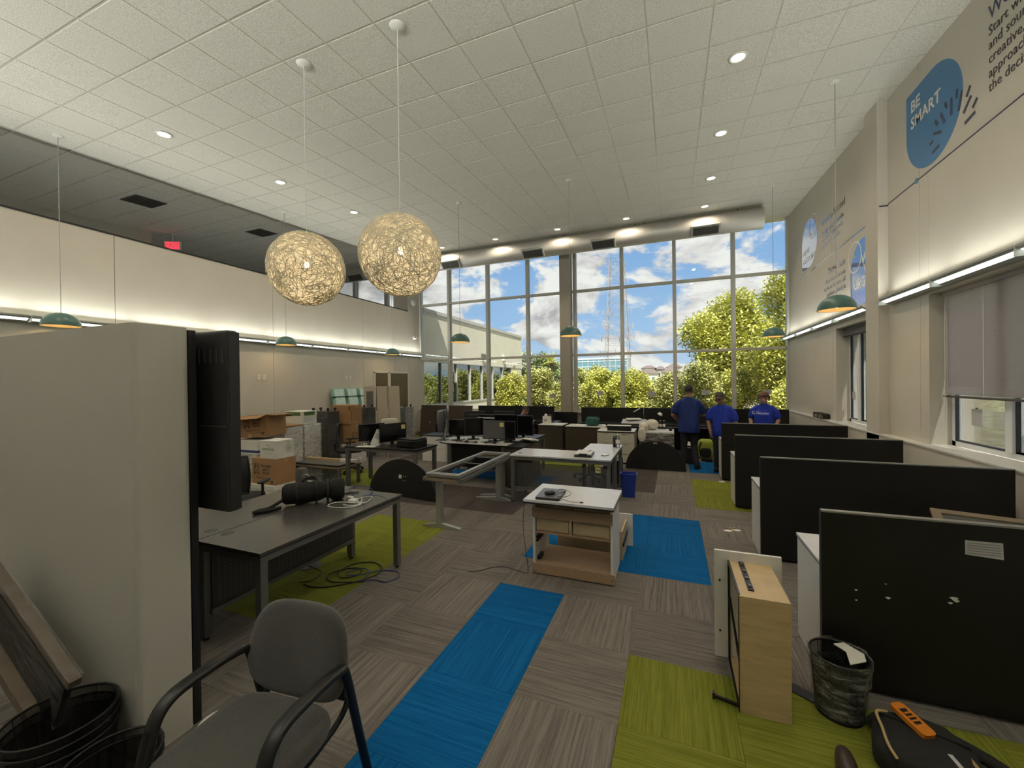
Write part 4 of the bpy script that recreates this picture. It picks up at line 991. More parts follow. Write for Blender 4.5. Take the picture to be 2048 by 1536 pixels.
# drawer standing upright by the panels
t = thing('loose_drawer', 'maple drawer with white front standing upright on its side, right foreground', 'drawer', (.45, 2.86, 0))
MB().box(-.115, .135, -.28, -.268, 0, .66).build('back', 'maple', t)
MB().box(-.105, .135, -.268, .20, .648, .66).build('side', 'maple', t); MB().box(-.105, .135, -.268, .20, 0, .012).build('side', 'maple', t)
MB().box(.118, .132, -.268, .20, .012, .648).build('bottom', 'maple', t)
MB().box(-.195, .195, .20, .222, .0, .722).build('front', 'white_laminate', t, bevel=.001)
for a in ((-.117, -.113, -.282, -.268, 0, .66), (-.117, -.105, -.268, .2, .652, .662), (-.117, -.105, -.268, .2, .0, .006), (-.117, -.105, .19, .2, 0, .66)): MB().box(*a).build('edge_band', 'black_edge', t)
MB().box(-.055, -.025, -.2, .19, .66, .668).build('slide', 'black_metal', t)
for y in (-.15, -.05, .05, .15): MB().box(-.048, -.032, y-.012, y+.012, .668, .674).build('slide_clip', 'steel_grey', t)
MB().bar((-.108, .18, .42), (-.108, -.26, .26), .012, .02).build('support_bar', 'black_metal', t)
MB().bar((-.11, -.27, .03), (-.245, -.235, .03), .014, .018).box(-.25, -.235, -.245, -.22, .015, .05).build('slide_arm', 'black_metal', t)
for z in (.18, .52): MB().cyl((-.165, .196, z), (-.165, .201, z), .007, n=8).build('screw_hole', 'black_plastic', t)

# ------------------------------------------------------------------ wrapped waste bin, metal plate, shoe, tool bag
def wire_mat():
    m = bpy.data.materials.new('wire_mesh'); m.use_nodes = True; t = m.node_tree; t.nodes.clear()
    df = nd(t, 'ShaderNodeBsdfPrincipled'); df.inputs['Base Color'].default_value = (.012, .012, .012, 1); df.inputs['Roughness'].default_value = .4
    tr = nd(t, 'ShaderNodeBsdfTransparent'); mx = nd(t, 'ShaderNodeMixShader', Fac=.72); t.links.new(tr.outputs[0], mx.inputs[1]); t.links.new(df.outputs[0], mx.inputs[2])
    o = nd(t, 'ShaderNodeOutputMaterial'); t.links.new(mx.outputs[0], o.inputs[0]); MATS['wire_mesh'] = m
wire_mat()
def mesh_bin(label, loc, rot=(0, 0, 0), r=.135, h=.33, r2=.11, wrapm=None, bag=False, group=None):
    t = thing('waste_bin', label, 'waste bin', loc, 0, group, rot=rot)
    MB().lathe([(r2, .0), (r, h)], 28).build('mesh_side', 'wire_mesh', t); MB().lathe([(.001, .004), (r2, .004), (r2, .0)], 28).build('bottom', 'black_metal', t)
    MB().tube([(r*math.cos(R(a)), r*math.sin(R(a)), h) for a in range(0, 361, 12)], .006, 8).build('rim', 'black_metal', t)
    MB().tube([((r2+.002)*math.cos(R(a)), (r2+.002)*math.sin(R(a)), .02) for a in range(0, 361, 12)], .004, 6).build('base_wire', 'black_metal', t)
    for a in range(0, 360, 30): MB().tube([(r2*math.cos(R(a)), r2*math.sin(R(a)), .01), (r*math.cos(R(a)), r*math.sin(R(a)), h)], .0018, 4).build('wire', 'black_metal', t)
    if wrapm:
        g = random.Random(5); prof = []
        b = MB(); n = 36
        vs = []
        for i, z in enumerate([.03, .08, .14, .2, .26, .31, .34]):
            rr = r2+(r-r2)*z/h+.008
            for j in range(n): vs.append(((rr+g.uniform(-.002, .008))*math.cos(2*math.pi*j/n), (rr+g.uniform(-.002, .008))*math.sin(2*math.pi*j/n), z+g.uniform(-.01, .01)))
        b.add(vs, [(i*n+j, i*n+(j+1) % n, (i+1)*n+(j+1) % n, (i+1)*n+j) for i in range(6) for j in range(n)], True); b.build('plastic_wrap', wrapm, t)
        b = MB(); poly = [(.02, -.10), (.11, -.04), (.125, .03), (.06, .115), (-.0, .08), (.04, .02)]
        b.prism(poly, h+.004, h+.008); b.build('film_flap', 'white_card', t, bevel=.002)
    return t
mesh_bin('black mesh waste bin wrapped in clear stretch film beside the nearest black panel', (.855, 2.78, 0), wrapm='bin_film')
t = thing('metal_plate', 'small black drilled metal plate lying on the carpet beside the wrapped bin', 'metal plate', (.70, 2.875, 0), R(-32))
MB().box(-.075, .075, -.04, .04, 0, .006).build('plate', 'black_metal', t)
for x in (-.06, .06, .0):
    for y in (-.028, .028): MB().cyl((x, y, .0055), (x, y, .0065), .005, n=8).build('hole', 'grille_slat', t)
t = thing('shoe', 'toe of a dark leather shoe at the bottom edge, right of the green carpet', 'shoe', (.74, 2.30, 0), R(-8))
b = MB(); soft(b, (0, .02, .05), (.043, .125, .048), .8, .9, 18, 12); soft(b, (0, -.12, .06), (.038, .10, .06), .8, .8, 16, 10); b.build('upper', 'shoe_leather', t)
MB().prism([(.046*math.cos(R(a))*(1 if math.sin(R(a)) > 0 else .9), -.04+.19*math.sin(R(a))) for a in range(0, 360, 18)], 0, .02).build('sole', 'black_rubber', t)
t = thing('tool_bag', 'open black tool bag with tan rope and tools in the right foreground', 'tool bag', (1.10, 2.50, 0), R(-20))
b = MB(); soft(b, (0, 0, .07), (.19, .17, .075), .5, .4, 28, 12); b.build('body', 'black_cloth', t)
MB().tube(smooth_path([(-.19, .11, .06), (-.12, .19, .07), (.1, .21, .07), (.3, .14, .05), (.38, .02, .03)]), .03, 8).build('strap', 'black_cloth', t)
MB().tube(smooth_path([(-.13, .11, .15), (-.17, .06, .16), (-.15, -.04, .155), (-.13, -.14, .15), (-.10, -.17, .12)]), .007, 6).build('rope', 'rope_tan', t)
MB().tube(arc((.17, -.03, .12), .055, -40, 200, 10), .010, 6).build('hose', 'black_rubber', t)
MB().bar((.08, -.02, .14), (.14, -.14, .14), .018, .01).build('tool_handle', 'paper_grey', t)
MB().bar((.14, .04, .13), (.2, -.1, .13), .016, .01).build('tool_handle', 'kraft_tape', t)
MB().prism([(-.16, .08), (-.05, .17), (.08, .165), (.16, .08)], .135, .15).build('flap', 'black_cloth', t, bevel=.004)
t = thing('plastic_level', 'orange plastic tool with slots resting on the black tool bag', 'tool', (1.095, 2.60, .158), R(-62), rot=(0, R(10), R(-62)))
MB().prism(rrect(-.085, .085, -.036, .036, .02), 0, .022).build('body', 'orange_plastic', t, bevel=.004)
MB().box(-.05, .03, -.018, .018, .0222, .0235).build('slot', 'black_plastic', t)
for x in (-.03, -.01, .01): MB().box(x, x+.008, -.02, .02, .0236, .026).build('rib', 'orange_plastic', t)
for x, y, s in ((.62, 5.62, .03), (.72, 5.67, .028), (.66, 5.72, .018), (.83, 8.30, .03), (.70, 5.75, .012)):
    tag(MB().prism([(x+s*1.5*math.cos(a)*(1+.3*math.sin(2.3*a)), y+s*math.sin(a)) for a in [i*.63 for i in range(10)]], 0.0, .012).build('paper_scrap', 'paper' if s > .02 else 'kraft_tape'), {.03: 'white scrap lying by the second panel' if y < 7 else 'pale scrap lying by the farthest panel', .028: 'white scrap right beside the other by the second panel', .018: 'small torn tan scrap above the white scraps', .012: 'tiny tan crumb above the white scraps'}[s], 'scrap', 'scraps on the carpet')

# ------------------------------------------------------------------ clutter at the lower left edge
for k in range(3):
    mesh_bin(['topmost', 'middle', 'lowest'][k]+' of the nested black wire-mesh bins by the grey wall end', (-2.66, .965, .09-.045*k), (0, 0, .3*k), r=.195, h=.27, r2=.16, group='nested mesh bins')
for k in range(2): mesh_bin(['upper', 'lower'][k]+' black wire bin half hidden behind the armchair arm', (-2.22, .955, .04-.04*k), (0, 0, .4+k), r=.165, h=.265, r2=.135, group='nested mesh bins by the armchair')
t = thing('wrapped_screen', 'dark panel with pale wood strips wrapped in cling film, leaning at the left edge', 'panel', (-3.56, 1.0, .90), 0, rot=(0, R(27), 0))
MB().box(0, .98, .0, .05, -.022, .022).build('wood_strip', 'wood_pale_shaded', t, bevel=.003)
MB().box(.02, .96, .0, .03, -.27, -.035).build('dark_panel', 'black_laminate', t)
MB().box(.10, .90, -.05, .0, -.33, -.27).build('wood_strip', 'wood_pale_shaded', t, bevel=.003)
MB().box(.01, .97, -.006, .056, -.275, .03).build('film', 'thin_film', t)
MB().tube(smooth_path([(.02, -.03, -.2), (.10, -.032, -.16), (.2, -.03, -.05), (.13, -.03, .03)]), .006, 5).build('film_twist', 'clear_plastic', t)
t = thing('plastic_dish', 'white plastic dish on the carpet between the wall end and the armchair', 'dish', (-2.27, 1.425, 0))
MB().lathe([(.001, .006), (.08, .006), (.075, 0), (.10, .075), (.104, .075), (.082, .004)], 28).build('shell', 'cable_white', t)
MB().tube([(.102*math.cos(R(a)), .102*math.sin(R(a)), .075) for a in range(0, 361, 15)], .005, 6).build('rim', 'white_paint', t)
# ------------------------------------------------------------------ table frame in mid room
t = thing('table_frame', 'bare grey metal height-adjustable table frame without a top', 'table frame', (-2.73, 5.3, 0))
for z, x0, x1, m_ in ((.70, -.215, .215, 'steel_light'), (.645, -.26, .25, 'steel_grey')):
    for x in (x0, x1): MB().box(x-.025, x+.025, -.87, .88, z-.022, z+.022).build('side_rail', m_, t, bevel=.003)
    for y in (-.84, -.78, .80, .86): MB().box(x0, x1, y-.02, y+.02, z-.018, z+.018).build('end_rail', 'steel_light' if z > .66 else 'wood_pale', t)
MB().box(-.2, .2, -.02, .0, .69, .70).build('cross_bar', 'chrome', t); MB().box(-.2, .2, .42, .5, .66, .70).build('cross_bar', 'black_metal', t)
for y, x in ((-.76, -.10), (.60, .14), (.76, .14)):
    MB().box(x-.035, x+.035, y-.04, y+.04, .05, .63).build('leg', 'steel_light', t, bevel=.006)
    MB().prism([(-.34 if y < 0 else -.26, 0), (.20 if y < 0 else .34, 0), (.20 if y < 0 else .34, .02), (x+.06, .055), (x-.06, .055), (-.34 if y < 0 else -.26, .02)], y-.03, y+.03, 'y').build('foot', 'steel_light', t, bevel=.004)

# ------------------------------------------------------------------ L-shaped white desk
mat('smoke', (0.10, 0.10, 0.10), 0.4)
def smoke_mat():
    m = bpy.data.materials.new('smoke_panel'); m.use_nodes = True; t = m.node_tree; t.nodes.clear()
    df = nd(t, 'ShaderNodeBsdfPrincipled'); df.inputs['Base Color'].default_value = (.09, .09, .088, 1); df.inputs['Roughness'].default_value = .35
    tr = nd(t, 'ShaderNodeBsdfTransparent'); mx = nd(t, 'ShaderNodeMixShader', Fac=.5); t.links.new(tr.outputs[0], mx.inputs[1]); t.links.new(df.outputs[0], mx.inputs[2])
    o = nd(t, 'ShaderNodeOutputMaterial'); t.links.new(mx.outputs[0], o.inputs[0]); MATS['smoke_panel'] = m
smoke_mat()
t, w, h, f = bench(-2.395, -.83, 5.90, 6.56, 'long part of the white-topped L-shaped desk in mid room', 'white_desk', 'grey_white_top', group='white L-shaped desk')
MB().box(-w+.07, w-.07, -h+.05, -h+.058, .24, .62).build('mesh_panel', 'smoke_panel', t)
MB().box(-w+.05, w-.05, -h+.035, -h+.07, .20, .24).build('lower_rail', 'steel_grey', t)
MB().box(-w+.12, -w+.36, -h+.04, -h+.10, .62, .69).build('socket_box', 'black_plastic', t)
MB().box(-w+.09, -w+.15, -h+.15, -h+.17, .738, .746).build('cable_flap', 'black_plastic', t)
MB().box(w-.11, w-.05, -h+.004, -h+.012, .61, .66).build('rail_cap', 'black_plastic', t)
MB().box(-w+.05, w-.05, h-.03, h-.018, .54, .62).build('rear_rail', 'steel_grey', t)
t, w, h, f = bench(-1.40, -.83, 6.57, 7.40, 'return wing of the white-topped L-shaped desk with a water bottle on it', 'white_desk', 'grey_white_top', group='white L-shaped desk')
t = thing('sticky_note', 'yellow sticky note on the front rail of the white desk', 'sticky note', (-1.02, 5.936, .54))
MB().box(-.037, .037, -.002, 0, 0, .075).build('note', 'sticky_yellow', t); MB().box(-.02, .0, -.003, -.002, .03, .055).box(.008, .022, -.003, -.002, .02, .05).build('mark', 'print_black', t)
t = thing('form_case', 'black and silver clipboard case with a pen lying on the white desk', 'clipboard', (-1.27, 6.2, .74), R(4))
MB().box(-.13, .13, -.2, .2, 0, .03).build('case', 'black_plastic', t, bevel=.006); MB().box(-.12, .12, -.17, .2, .03, .048).build('paper_block', 'trim_white', t, bevel=.003)
MB().box(-.06, .06, -.2, -.15, .03, .052).build('clip', 'black_metal', t); MB().tube([(.05, .05, .052), (.08, .17, .052)], .005, 6).build('pen', 'black_plastic', t)
t = thing('smartphone', 'white phone lying on the white desk beside the clipboard case', 'phone', (-.965, 6.28, .74), R(-20))
MB().prism(rrect(-.036, .036, -.074, .074, .012), 0, .009).build('body', 'black_plastic', t); MB().prism(rrect(-.033, .033, -.07, .07, .01), .009, .0098).build('screen', 'white_laminate', t)
def bottle(loc, label, h=.21, group='water bottles'):
    t = thing('water_bottle', label, 'bottle', loc, 0, group)
    MB().lathe([(.001, .0), (.028, .002), (.032, .012), (.031, .05), (.033, .06), (.031, .07), (.033, h*.55), (.033, h*.66), (.026, h*.78), (.013, h*.88), (.012, h*.93)], 18).build('shell', 'clear_plastic', t)
    MB().lathe([(.0335, h*.33), (.0335, h*.6)], 18).build('paper_band', 'paper', t); MB().lathe([(.014, h*.92), (.015, h), (.001, h)], 14).build('cap', 'white_paint', t)
bottle((-.87, 7.02, .74), 'clear water bottle standing at the end of the white desk return', .24)
t = thing('dark_thermos', 'dark flask standing behind the water bottle on the white desk', 'flask', (-.93, 7.12, .74)); MB().lathe([(.001, 0), (.035, 0), (.035, .15), (.03, .16), (.03, .19), (.001, .19)], 16).build('body', 'black_plastic', t); MB().lathe([(.031, .162), (.0315, .188)], 16).build('lid_band', 'steel_grey', t)
# blue bin
t = thing('recycling_bin', 'bright blue rectangular plastic recycling bin on the grey carpet', 'waste bin', (-.675, 6.80, 0), R(3))
def rr_ring(w, d, r, z): return [(x, y, z) for x, y in rrect(-w, w, -d, d, r)]
L0, L1, L2, L3 = rr_ring(.095, .075, .02, 0), rr_ring(.128, .10, .025, .375), rr_ring(.118, .09, .022, .375), rr_ring(.088, .068, .018, .01)
nb = len(L0); b = MB().add(L0+L1+L2+L3, [(i*nb+j, i*nb+(j+1) % nb, (i+1)*nb+(j+1) % nb, (i+1)*nb+j) for i in range(3) for j in range(nb)]+[tuple(range(3*nb, 4*nb)), tuple(range(nb-1, -1, -1))]); b.build('shell', 'bin_blue', t)
MB().tube([*rr_ring(.13, .102, .025, .375), rr_ring(.13, .102, .025, .375)[0]], .008, 8).build('rim', 'bin_blue', t)

# half-round table tops standing on their straight edge
def half_round(loc, rz, w, h, label, sticker, lean=-4):
    t = thing('half_round_top', label, 'table top', loc, rz, 'half-round table tops', rot=(R(lean), 0, rz))
    pts = [(w*math.cos(R(a)), h*math.sin(R(a))) for a in range(0, 181, 6)]
    MB().prism(pts, -.015, .015, 'y').build('board', 'black_laminate', t, bevel=.002)
    if sticker == 'paper': MB().box(-.04, .04, -.017, -.0155, h*.90, h*.90+.035).build('label_slip', 'print_grey', t)
    else:
        MB().box(-.06, .0, -.017, -.0155, .30, .36).build('label_slip', 'paper', t)
        for x, z in ((.04, .34), (.09, .34), (.04, .27), (.09, .27)): MB().cyl((x, -.0155, z), (x, -.018, z), .008, n=8).build('screw_boss', 'trim_white', t)
    return t
half_round((-.35, 8.98, 0), 0, .60, .60, 'black half-round table top standing on edge in front of the wrapped cabinet', 'paper')
half_round((-4.20, 5.56, 0), R(-6), .72, .615, 'black half-round table top standing on edge beside the table frame', 'holes')

# ------------------------------------------------------------------ cabinets before the window
def drawer_cab(x0, x1, y0, y1, h, body, topm, rows, cols, label, handles=True, name='lateral_file', edge='black_edge', group=None):
    t = thing(name, label, 'cabinet', ((x0+x1)/2, (y0+y1)/2, 0), 0, group); w, d = (x1-x0)/2, (y1-y0)/2
    MB().box(-w, w, -d+.02, d, .03, h-.035).build('carcass', body, t); MB().box(-w+.02, w-.02, -d+.05, d, 0, .03).build('plinth', 'black_plastic', t)
    MB().box(-w-.005, w+.005, -d-.005, d, h-.035, h-.012).build('top_edge', edge, t); MB().box(-w-.005, w+.005, -d-.005, d, h-.012, h).build('top', topm, t)
    for c in range(cols):
        for r in range(rows):
            a = -w+2*w*c/cols+.003; b_ = -w+2*w*(c+1)/cols-.003; z0 = .04+(h-.08)*r/rows+.002; z1 = .04+(h-.08)*(r+1)/rows-.002
            q = MB().box(a, b_, -d, -d+.02, z0, z1).build('drawer_front', body, t, bevel=.001)
            if handles: MB().box((a+b_)/2-.06, (a+b_)/2+.06, -d-.012, -d, z1-.03, z1-.018).build('handle', 'steel_light', q)
    return t
drawer_cab(-3.33, -2.66, 10.26, 10.86, .74, 'brown_laminate', 'white_laminate', 2, 1, 'dark brown two-drawer cabinet with a white top, left of the pair, box on it', False, group='brown file cabinets')
drawer_cab(-2.55, -1.67, 10.08, 10.70, .74, 'brown_laminate', 'white_laminate', 2, 1, 'dark brown two-drawer cabinet with the green bag on it', False, group='brown file cabinets')
drawer_cab(-1.62, -.80, 9.36, 10.04, .74, 'cream_laminate', 'white_laminate', 3, 2, 'cream drawer cabinet with black edged top beside the white carrier bag')
t = drawer_cab(-.62, .02, 9.46, 10.10, .74, 'brown_laminate', 'white_laminate', 2, 1, 'brown cabinet wrapped in stretch film behind the half-round top', False, edge='white_laminate')
MB().box(-.326, .326, -.332, .326, .02, .72).build('film', 'stretch_film', t)
t = thing('grocery_bag', 'white plastic carrier bag slumped over the corner of the wrapped cabinet', 'bag', (-.50, 9.85, .74))
b = MB(); soft(b, (.05, .02, .12), (.15, .13, .12), .9, .9, 22, 12); b.build('filled_part', 'bag_white', t)
b = MB(); soft(b, (-.12, -.22, .10), (.10, .17, .095), .9, .8, 18, 10); b.add([], []); b.build('neck_part', 'bag_white', t)
b = MB(); b.at(Matrix.Translation((-.14, -.45, -.06))); soft(b, (0, 0, 0), (.085, .03, .16), .8, .8, 18, 12); b.build('hanging_part', 'bag_white', t)
bottle((-.27, 9.98, .74), 'left one of two clear water bottles on the wrapped cabinet'); bottle((-.19, 10.0, .74), 'right one of two clear water bottles on the wrapped cabinet')
t = thing('mug', 'small dark mug at the edge of the wrapped cabinet', 'mug', (-.05, 9.72, .74)); MB().lathe([(.001, .004), (.03, .004), (.03, 0), (.034, .07), (.03, .07), (.028, .01)], 16).build('cup', 'black_plastic', t); MB().tube(arc((.034, 0, .036), .018, -90, 90, 6, 'xz'), .004, 6).build('handle', 'black_plastic', t)
t = thing('document_tray', 'long black tray with a white rim lying on the cream cabinet', 'tray', (-1.14, 9.53, .74)); MB().box(-.26, .26, -.10, .10, 0, .11).build('body', 'black_plastic', t, bevel=.004); MB().box(-.27, .26, -.105, .10, .11, .118).build('lid', 'trim_white', t)
t = thing('tote_bag', 'dark green bag with handles on the brown cabinet', 'bag', (-1.90, 10.36, .74))
b = MB(); soft(b, (0, 0, .115), (.175, .12, .115), .55, .6, 24, 12); b.build('body', 'bag_green', t); MB().tube(arc((0, -.02, .19), .11, 10, 170, 10, 'xz'), .012, 6).build('handle', 'black_cloth', t); MB().box(-.16, .16, -.02, .02, .215, .235).build('zip', 'black_cloth', t)
t = thing('tissue_carton', 'white printed carton with tissue sticking out on the brown cabinet', 'carton', (-3.19, 10.62, .74)); MB().box(-.10, .10, -.08, .08, 0, .20).build('carton', 'white_card', t); b = MB(); soft(b, (-.03, 0, .22), (.04, .03, .045), .9, .9, 12, 8); b.build('tissue', 'paper', t); MB().box(-.06, .02, -.082, -.08, .06, .12).build('print_block', 'print_grey', t); MB().box(.04, .11, -.05, .05, .2, .235).build('red_pouch', 'brown_laminate', t)
tag(MB().at(Matrix.Translation((-2.2, 10.3, .74)) @ Matrix.Rotation(.3, 4, 'Z')).box(-.12, .12, -.08, .08, 0, .02).build('cloth_pile', 'paper', bevel=.006), 'crumpled white cloth beside the green bag', 'cloth')
t = thing('book_stack', 'small pile of papers on the corner of the cream cabinet', 'papers', (-1.56, 9.9, .74))
for k in range(4): MB().at(Matrix.Rotation(.1*k, 4, 'Z')).box(-.05, .05, -.12, .12, k*.02, k*.02+.018).build('sheaf', 'paper' if k % 2 else 'trim_white', t)

# dark panels along the window
def dark_panel(x0, x1, y, h, label, lean=0, m='black_laminate', z=.0):
    t = thing('window_panel', label, 'panel', ((x0+x1)/2, y, z), 0, 'dark panels along the window', rot=(R(-lean), 0, 0)); w = (x1-x0)/2
    MB().box(-w, w, -.018, .018, .0, h).build('board', m, t, bevel=.001); MB().box(-w, w, -.019, .019, h, h+.006).build('edge', 'black_edge', t); return t
t = dark_panel(-8.36, -7.34, 12.15, 1.10, 'dark brown board leaning beneath the window in the left corner', 8, 'brown_laminate')
MB().cyl((-.1, -.019, .5), (-.1, -.021, .5), .02, n=8).build('scuff', 'paper', t)
dark_panel(-7.2, -6.3, 12.1, 1.10, 'dark brown board leaning under the window, second from the left corner', 8, 'brown_laminate')
dark_panel(-5.75, -4.55, 11.6, 1.14, 'long black panel in front of the window, left of the seated person'); dark_panel(-4.54, -3.26, 11.6, 1.14, 'long black panel in front of the window, behind the seated person')
dark_panel(-3.44, -2.70, 12.2, .93, 'low black panel in front of the wide window pillar')
dark_panel(-2.49, -.75, 11.8, 1.11, 'long black panel below the window, behind the green bag'); dark_panel(-.74, 1.0, 11.8, 1.11, 'long black panel below the window, behind the two men'); dark_panel(1.01, 2.67, 11.8, 1.11, 'long black panel below the window, behind the woman')
t, w, h, f = bench(-2.4, -.75, 11.0, 11.75, 'dark desk before the window behind the cream cabinet', 'window_desk', 'black_laminate', group='dark desks under the window')
bench(-.74, .95, 11.0, 11.75, 'dark desk before the window behind the two men', 'window_desk', 'black_laminate', group='dark desks under the window')
t = thing('open_binder', 'pale sheets and a white folder spread on the dark desk below the window', 'papers', (-.95, 11.25, .74)); MB().at(Matrix.Rotation(.2, 4, 'X')).box(-.32, .3, -.2, .2, .04, .055).build('folder', 'paper_grey', t); MB().at(Matrix.Translation((0, .05, .09)) @ Matrix.Rotation(.3, 4, 'Z')).box(-.22, .16, -.09, .09, 0, .04).build('sheet', 'paper', t, bevel=.008)
t = thing('desk_lamp', 'small white desk lamp head on a thin stem below the window', 'lamp', (-.28, 11.2, .74)); MB().tube(smooth_path([(0, 0, 0), (0, 0, .15), (.01, 0, .24)]), .006, 6).build('stem', 'black_metal', t); MB().at(Matrix.Translation((-.02, -.02, .26)) @ Matrix.Rotation(R(30), 4, 'Y')).lathe([(.001, .04), (.045, .03), (.065, -.03)], 16).build('shade', 'white_paint', t); MB().lathe([(.001, .012), (.06, .01), (.065, 0)], 16).build('base', 'black_metal', t)
tag(MB().bar((-1.02, 11.765, 1.0), (-.84, 11.765, 1.11), .012, .03).build('paper_strip', 'paper'), 'slanting white strip stuck on the dark panel below the window', 'paper strip')
for k, x in enumerate((-4.47, -4.39, -4.31)): tag(MB().cbox((x, 11.6, 1.163), (.05, .04, .034)).build('panel_clip', 'black_plastic', bevel=.004), ['left', 'middle', 'right'][k]+' one of three black clips on the panel top before the window', 'clip', 'clips on the panel')

# ------------------------------------------------------------------ flat screens
def monitor(loc, rz, w, h, label, stand=.12, back=False, tilt=0, m='screen_black', stick=False, group='flat screens on the tables', portrait=False):
    t = thing('computer_monitor', label, 'monitor', loc, rz, group)     # screen faces local -y
    A = Matrix.Translation((0, 0, stand+h/2)) @ Matrix.Rotation(R(tilt), 4, 'X')
    MB().at(A).box(-w/2, w/2, -.012, .018, -h/2, h/2).build('housing', 'screen_back', t, bevel=.004)
    MB().at(A).box(-w/2+.01, w/2-.01, -.0145, -.012, -h/2+.014, h/2-.01).build('screen', m, t)
    MB().at(A).box(-w*.25, w*.25, .018, .04, -h*.28, h*.28).build('back_bulge', 'screen_back', t, bevel=.01)
    MB().box(-.03, .03, .035, .055, .012, stand+h*.45).build('neck', 'black_plastic', t)
    MB().prism(rrect(-.12, .12, -.07, .12, .03), 0, .012).build('base', 'black_plastic', t)
    if stick: MB().at(A).box(w/2-.11, w/2-.03, .0405 if back else -.017, .042 if back else -.0155, h/2-.12, h/2-.04).build('sticky_note', 'sticky_yellow', t)
    return t
# rounded table of screens
t = thing('oval_table', 'dark table with rounded white end crowded with screens', 'table', (-3.575, 7.16, 0))
pts = [(.80, -.46), (.80, .46)]+[(-.34+.46*math.cos(R(a)), .46*math.sin(R(a))) for a in range(90, 271, 10)]
MB().prism(pts, .712, .735).build('core', 'black_edge', t); MB().prism(pts, .735, .74).build('top', 'grey_white_top', t)
for x, y in ((-.40, -.40), (-.40, .40), (.72, -.40), (.72, .40)): MB().box(x-.035, x+.035, y-.035, y+.035, 0, .712).build('leg', 'steel_grey', t)
MB().box(-.34, .70, -.43, -.41, .30, .712).build('modesty_panel', 'black_laminate', t)
t = drawer_cab(-2.76, -2.44, 6.62, 7.62, .74, 'brown_laminate', 'black_laminate', 2, 1, 'dark brown pedestal with a heap of papers, between screens and white desk', False, 'pedestal')
for k in range(7):
    tag(MB().at(Matrix.Translation((-2.56+.02*(k % 3), 7.42-.03*k, .74+.009*k)) @ Matrix.Rotation(.35*math.sin(k*2.1)-.5, 4, 'Z')).box(-.13, .13, -.07, .07, 0, .009).build('paper_sheaf', 'paper' if k % 3 else 'trim_white'), ['lowest', 'second lowest', 'third', 'fourth', 'fifth', 'second from top', 'topmost'][k]+' sheaf in the paper heap on the brown pedestal', 'papers', 'paper heap on the pedestal')
t = thing('all_in_one', 'silver-backed wide screen on an L-shaped stand seen from behind at the rounded table end', 'monitor', (-4.30, 7.02, .74), R(-80))
A = Matrix.Translation((0, 0, .40))
MB().at(A).box(-.30, .30, -.012, .0, -.20, .20).build('screen', 'screen_black', t); b = MB().at(A); soft(b, (0, .012, 0), (.30, .035, .20), .35, .35, 24, 10); b.build('back_shell', 'laptop_grey', t)
MB().prism([(.03, .0), (.045, .0), (.12, .40), (.10, .40)], -.04, .04, 'x').build('stand', 'steel_light', t); MB().prism(rrect(-.12, .12, -.10, .12, .02), 0, .008).build('foot', 'black_plastic', t)
for x in (-.12, 0.02): MB().tube(smooth_path([(x, .05, .60), (x, .07, .40), (x+.02, .06, .18), (x+.10, .05, .06), (x+.2, .06, .01)]), .006, 6).build('cord', 'cable_black', t)
monitor((-3.98, 7.06, .74), R(-6), .38, .31, 'black screen second from the rounded table end, facing the camera', .10)
monitor((-3.72, 7.26, .74), R(32), .40, .35, 'black screen turned sideways with a pale cable, middle of the crowded table', .08)
t = monitor((-3.52, 7.53, .74), R(-5), .44, .34, 'black screen with a white clip on top at the back of the crowded table', .14); MB().box(-.22, .22, -.03, .02, .40, .425).build('clip_bar', 'trim_white', t)
monitor((-3.20, 7.12, .74), R(4), .46, .36, 'grey-faced large screen with a yellow note in its corner', .045, m='laptop_grey', stick=True)
monitor((-3.05, 7.36, .74), R(2), .48, .45, 'tall black screen behind the grey-faced one', .05)
monitor((-2.86, 7.10, .74), R(4), .20, .36, 'narrow black screen at the right end of the crowded table', .04)
monitor((-2.85, 7.76, .74), R(3), .44, .40, 'black screen farthest right, behind the narrow one', .05)
# second table row behind (holds the rear screens)
t, w, h, f = bench(-4.35, -2.55, 7.64, 8.35, 'dark desk behind the crowded rounded table', 'rear_desk', 'black_laminate')
monitor((-4.05, 7.95, .74), R(176), .52, .32, 'flat screen with webcam seen from behind, back row of the crowded tables', .20, True)
monitor((-3.35, 8.0, .74), R(175), .50, .30, 'flat screen with a silver stand seen from behind, back row right', .22, True)
t = thing('cable_heap', 'tangle of black cables and plugs lying among the screens', 'cable', (-3.5, 6.9, .744))
g = random.Random(9)
for k in range(7):
    x = -.4+.16*k; MB().tube(smooth_path([(x+g.uniform(-.15, .15), g.uniform(-.12, .1), .006+.01*g.random()) for _ in range(6)]), .005, 5).build('cord', 'cable_black' if k % 3 else 'cable_white', t)
for k in range(5): MB().cbox((-.35+.2*k, -.08+.03*(k % 2), .018), (.06, .035, .03)).build('plug_brick', 'black_plastic', t, bevel=.004)

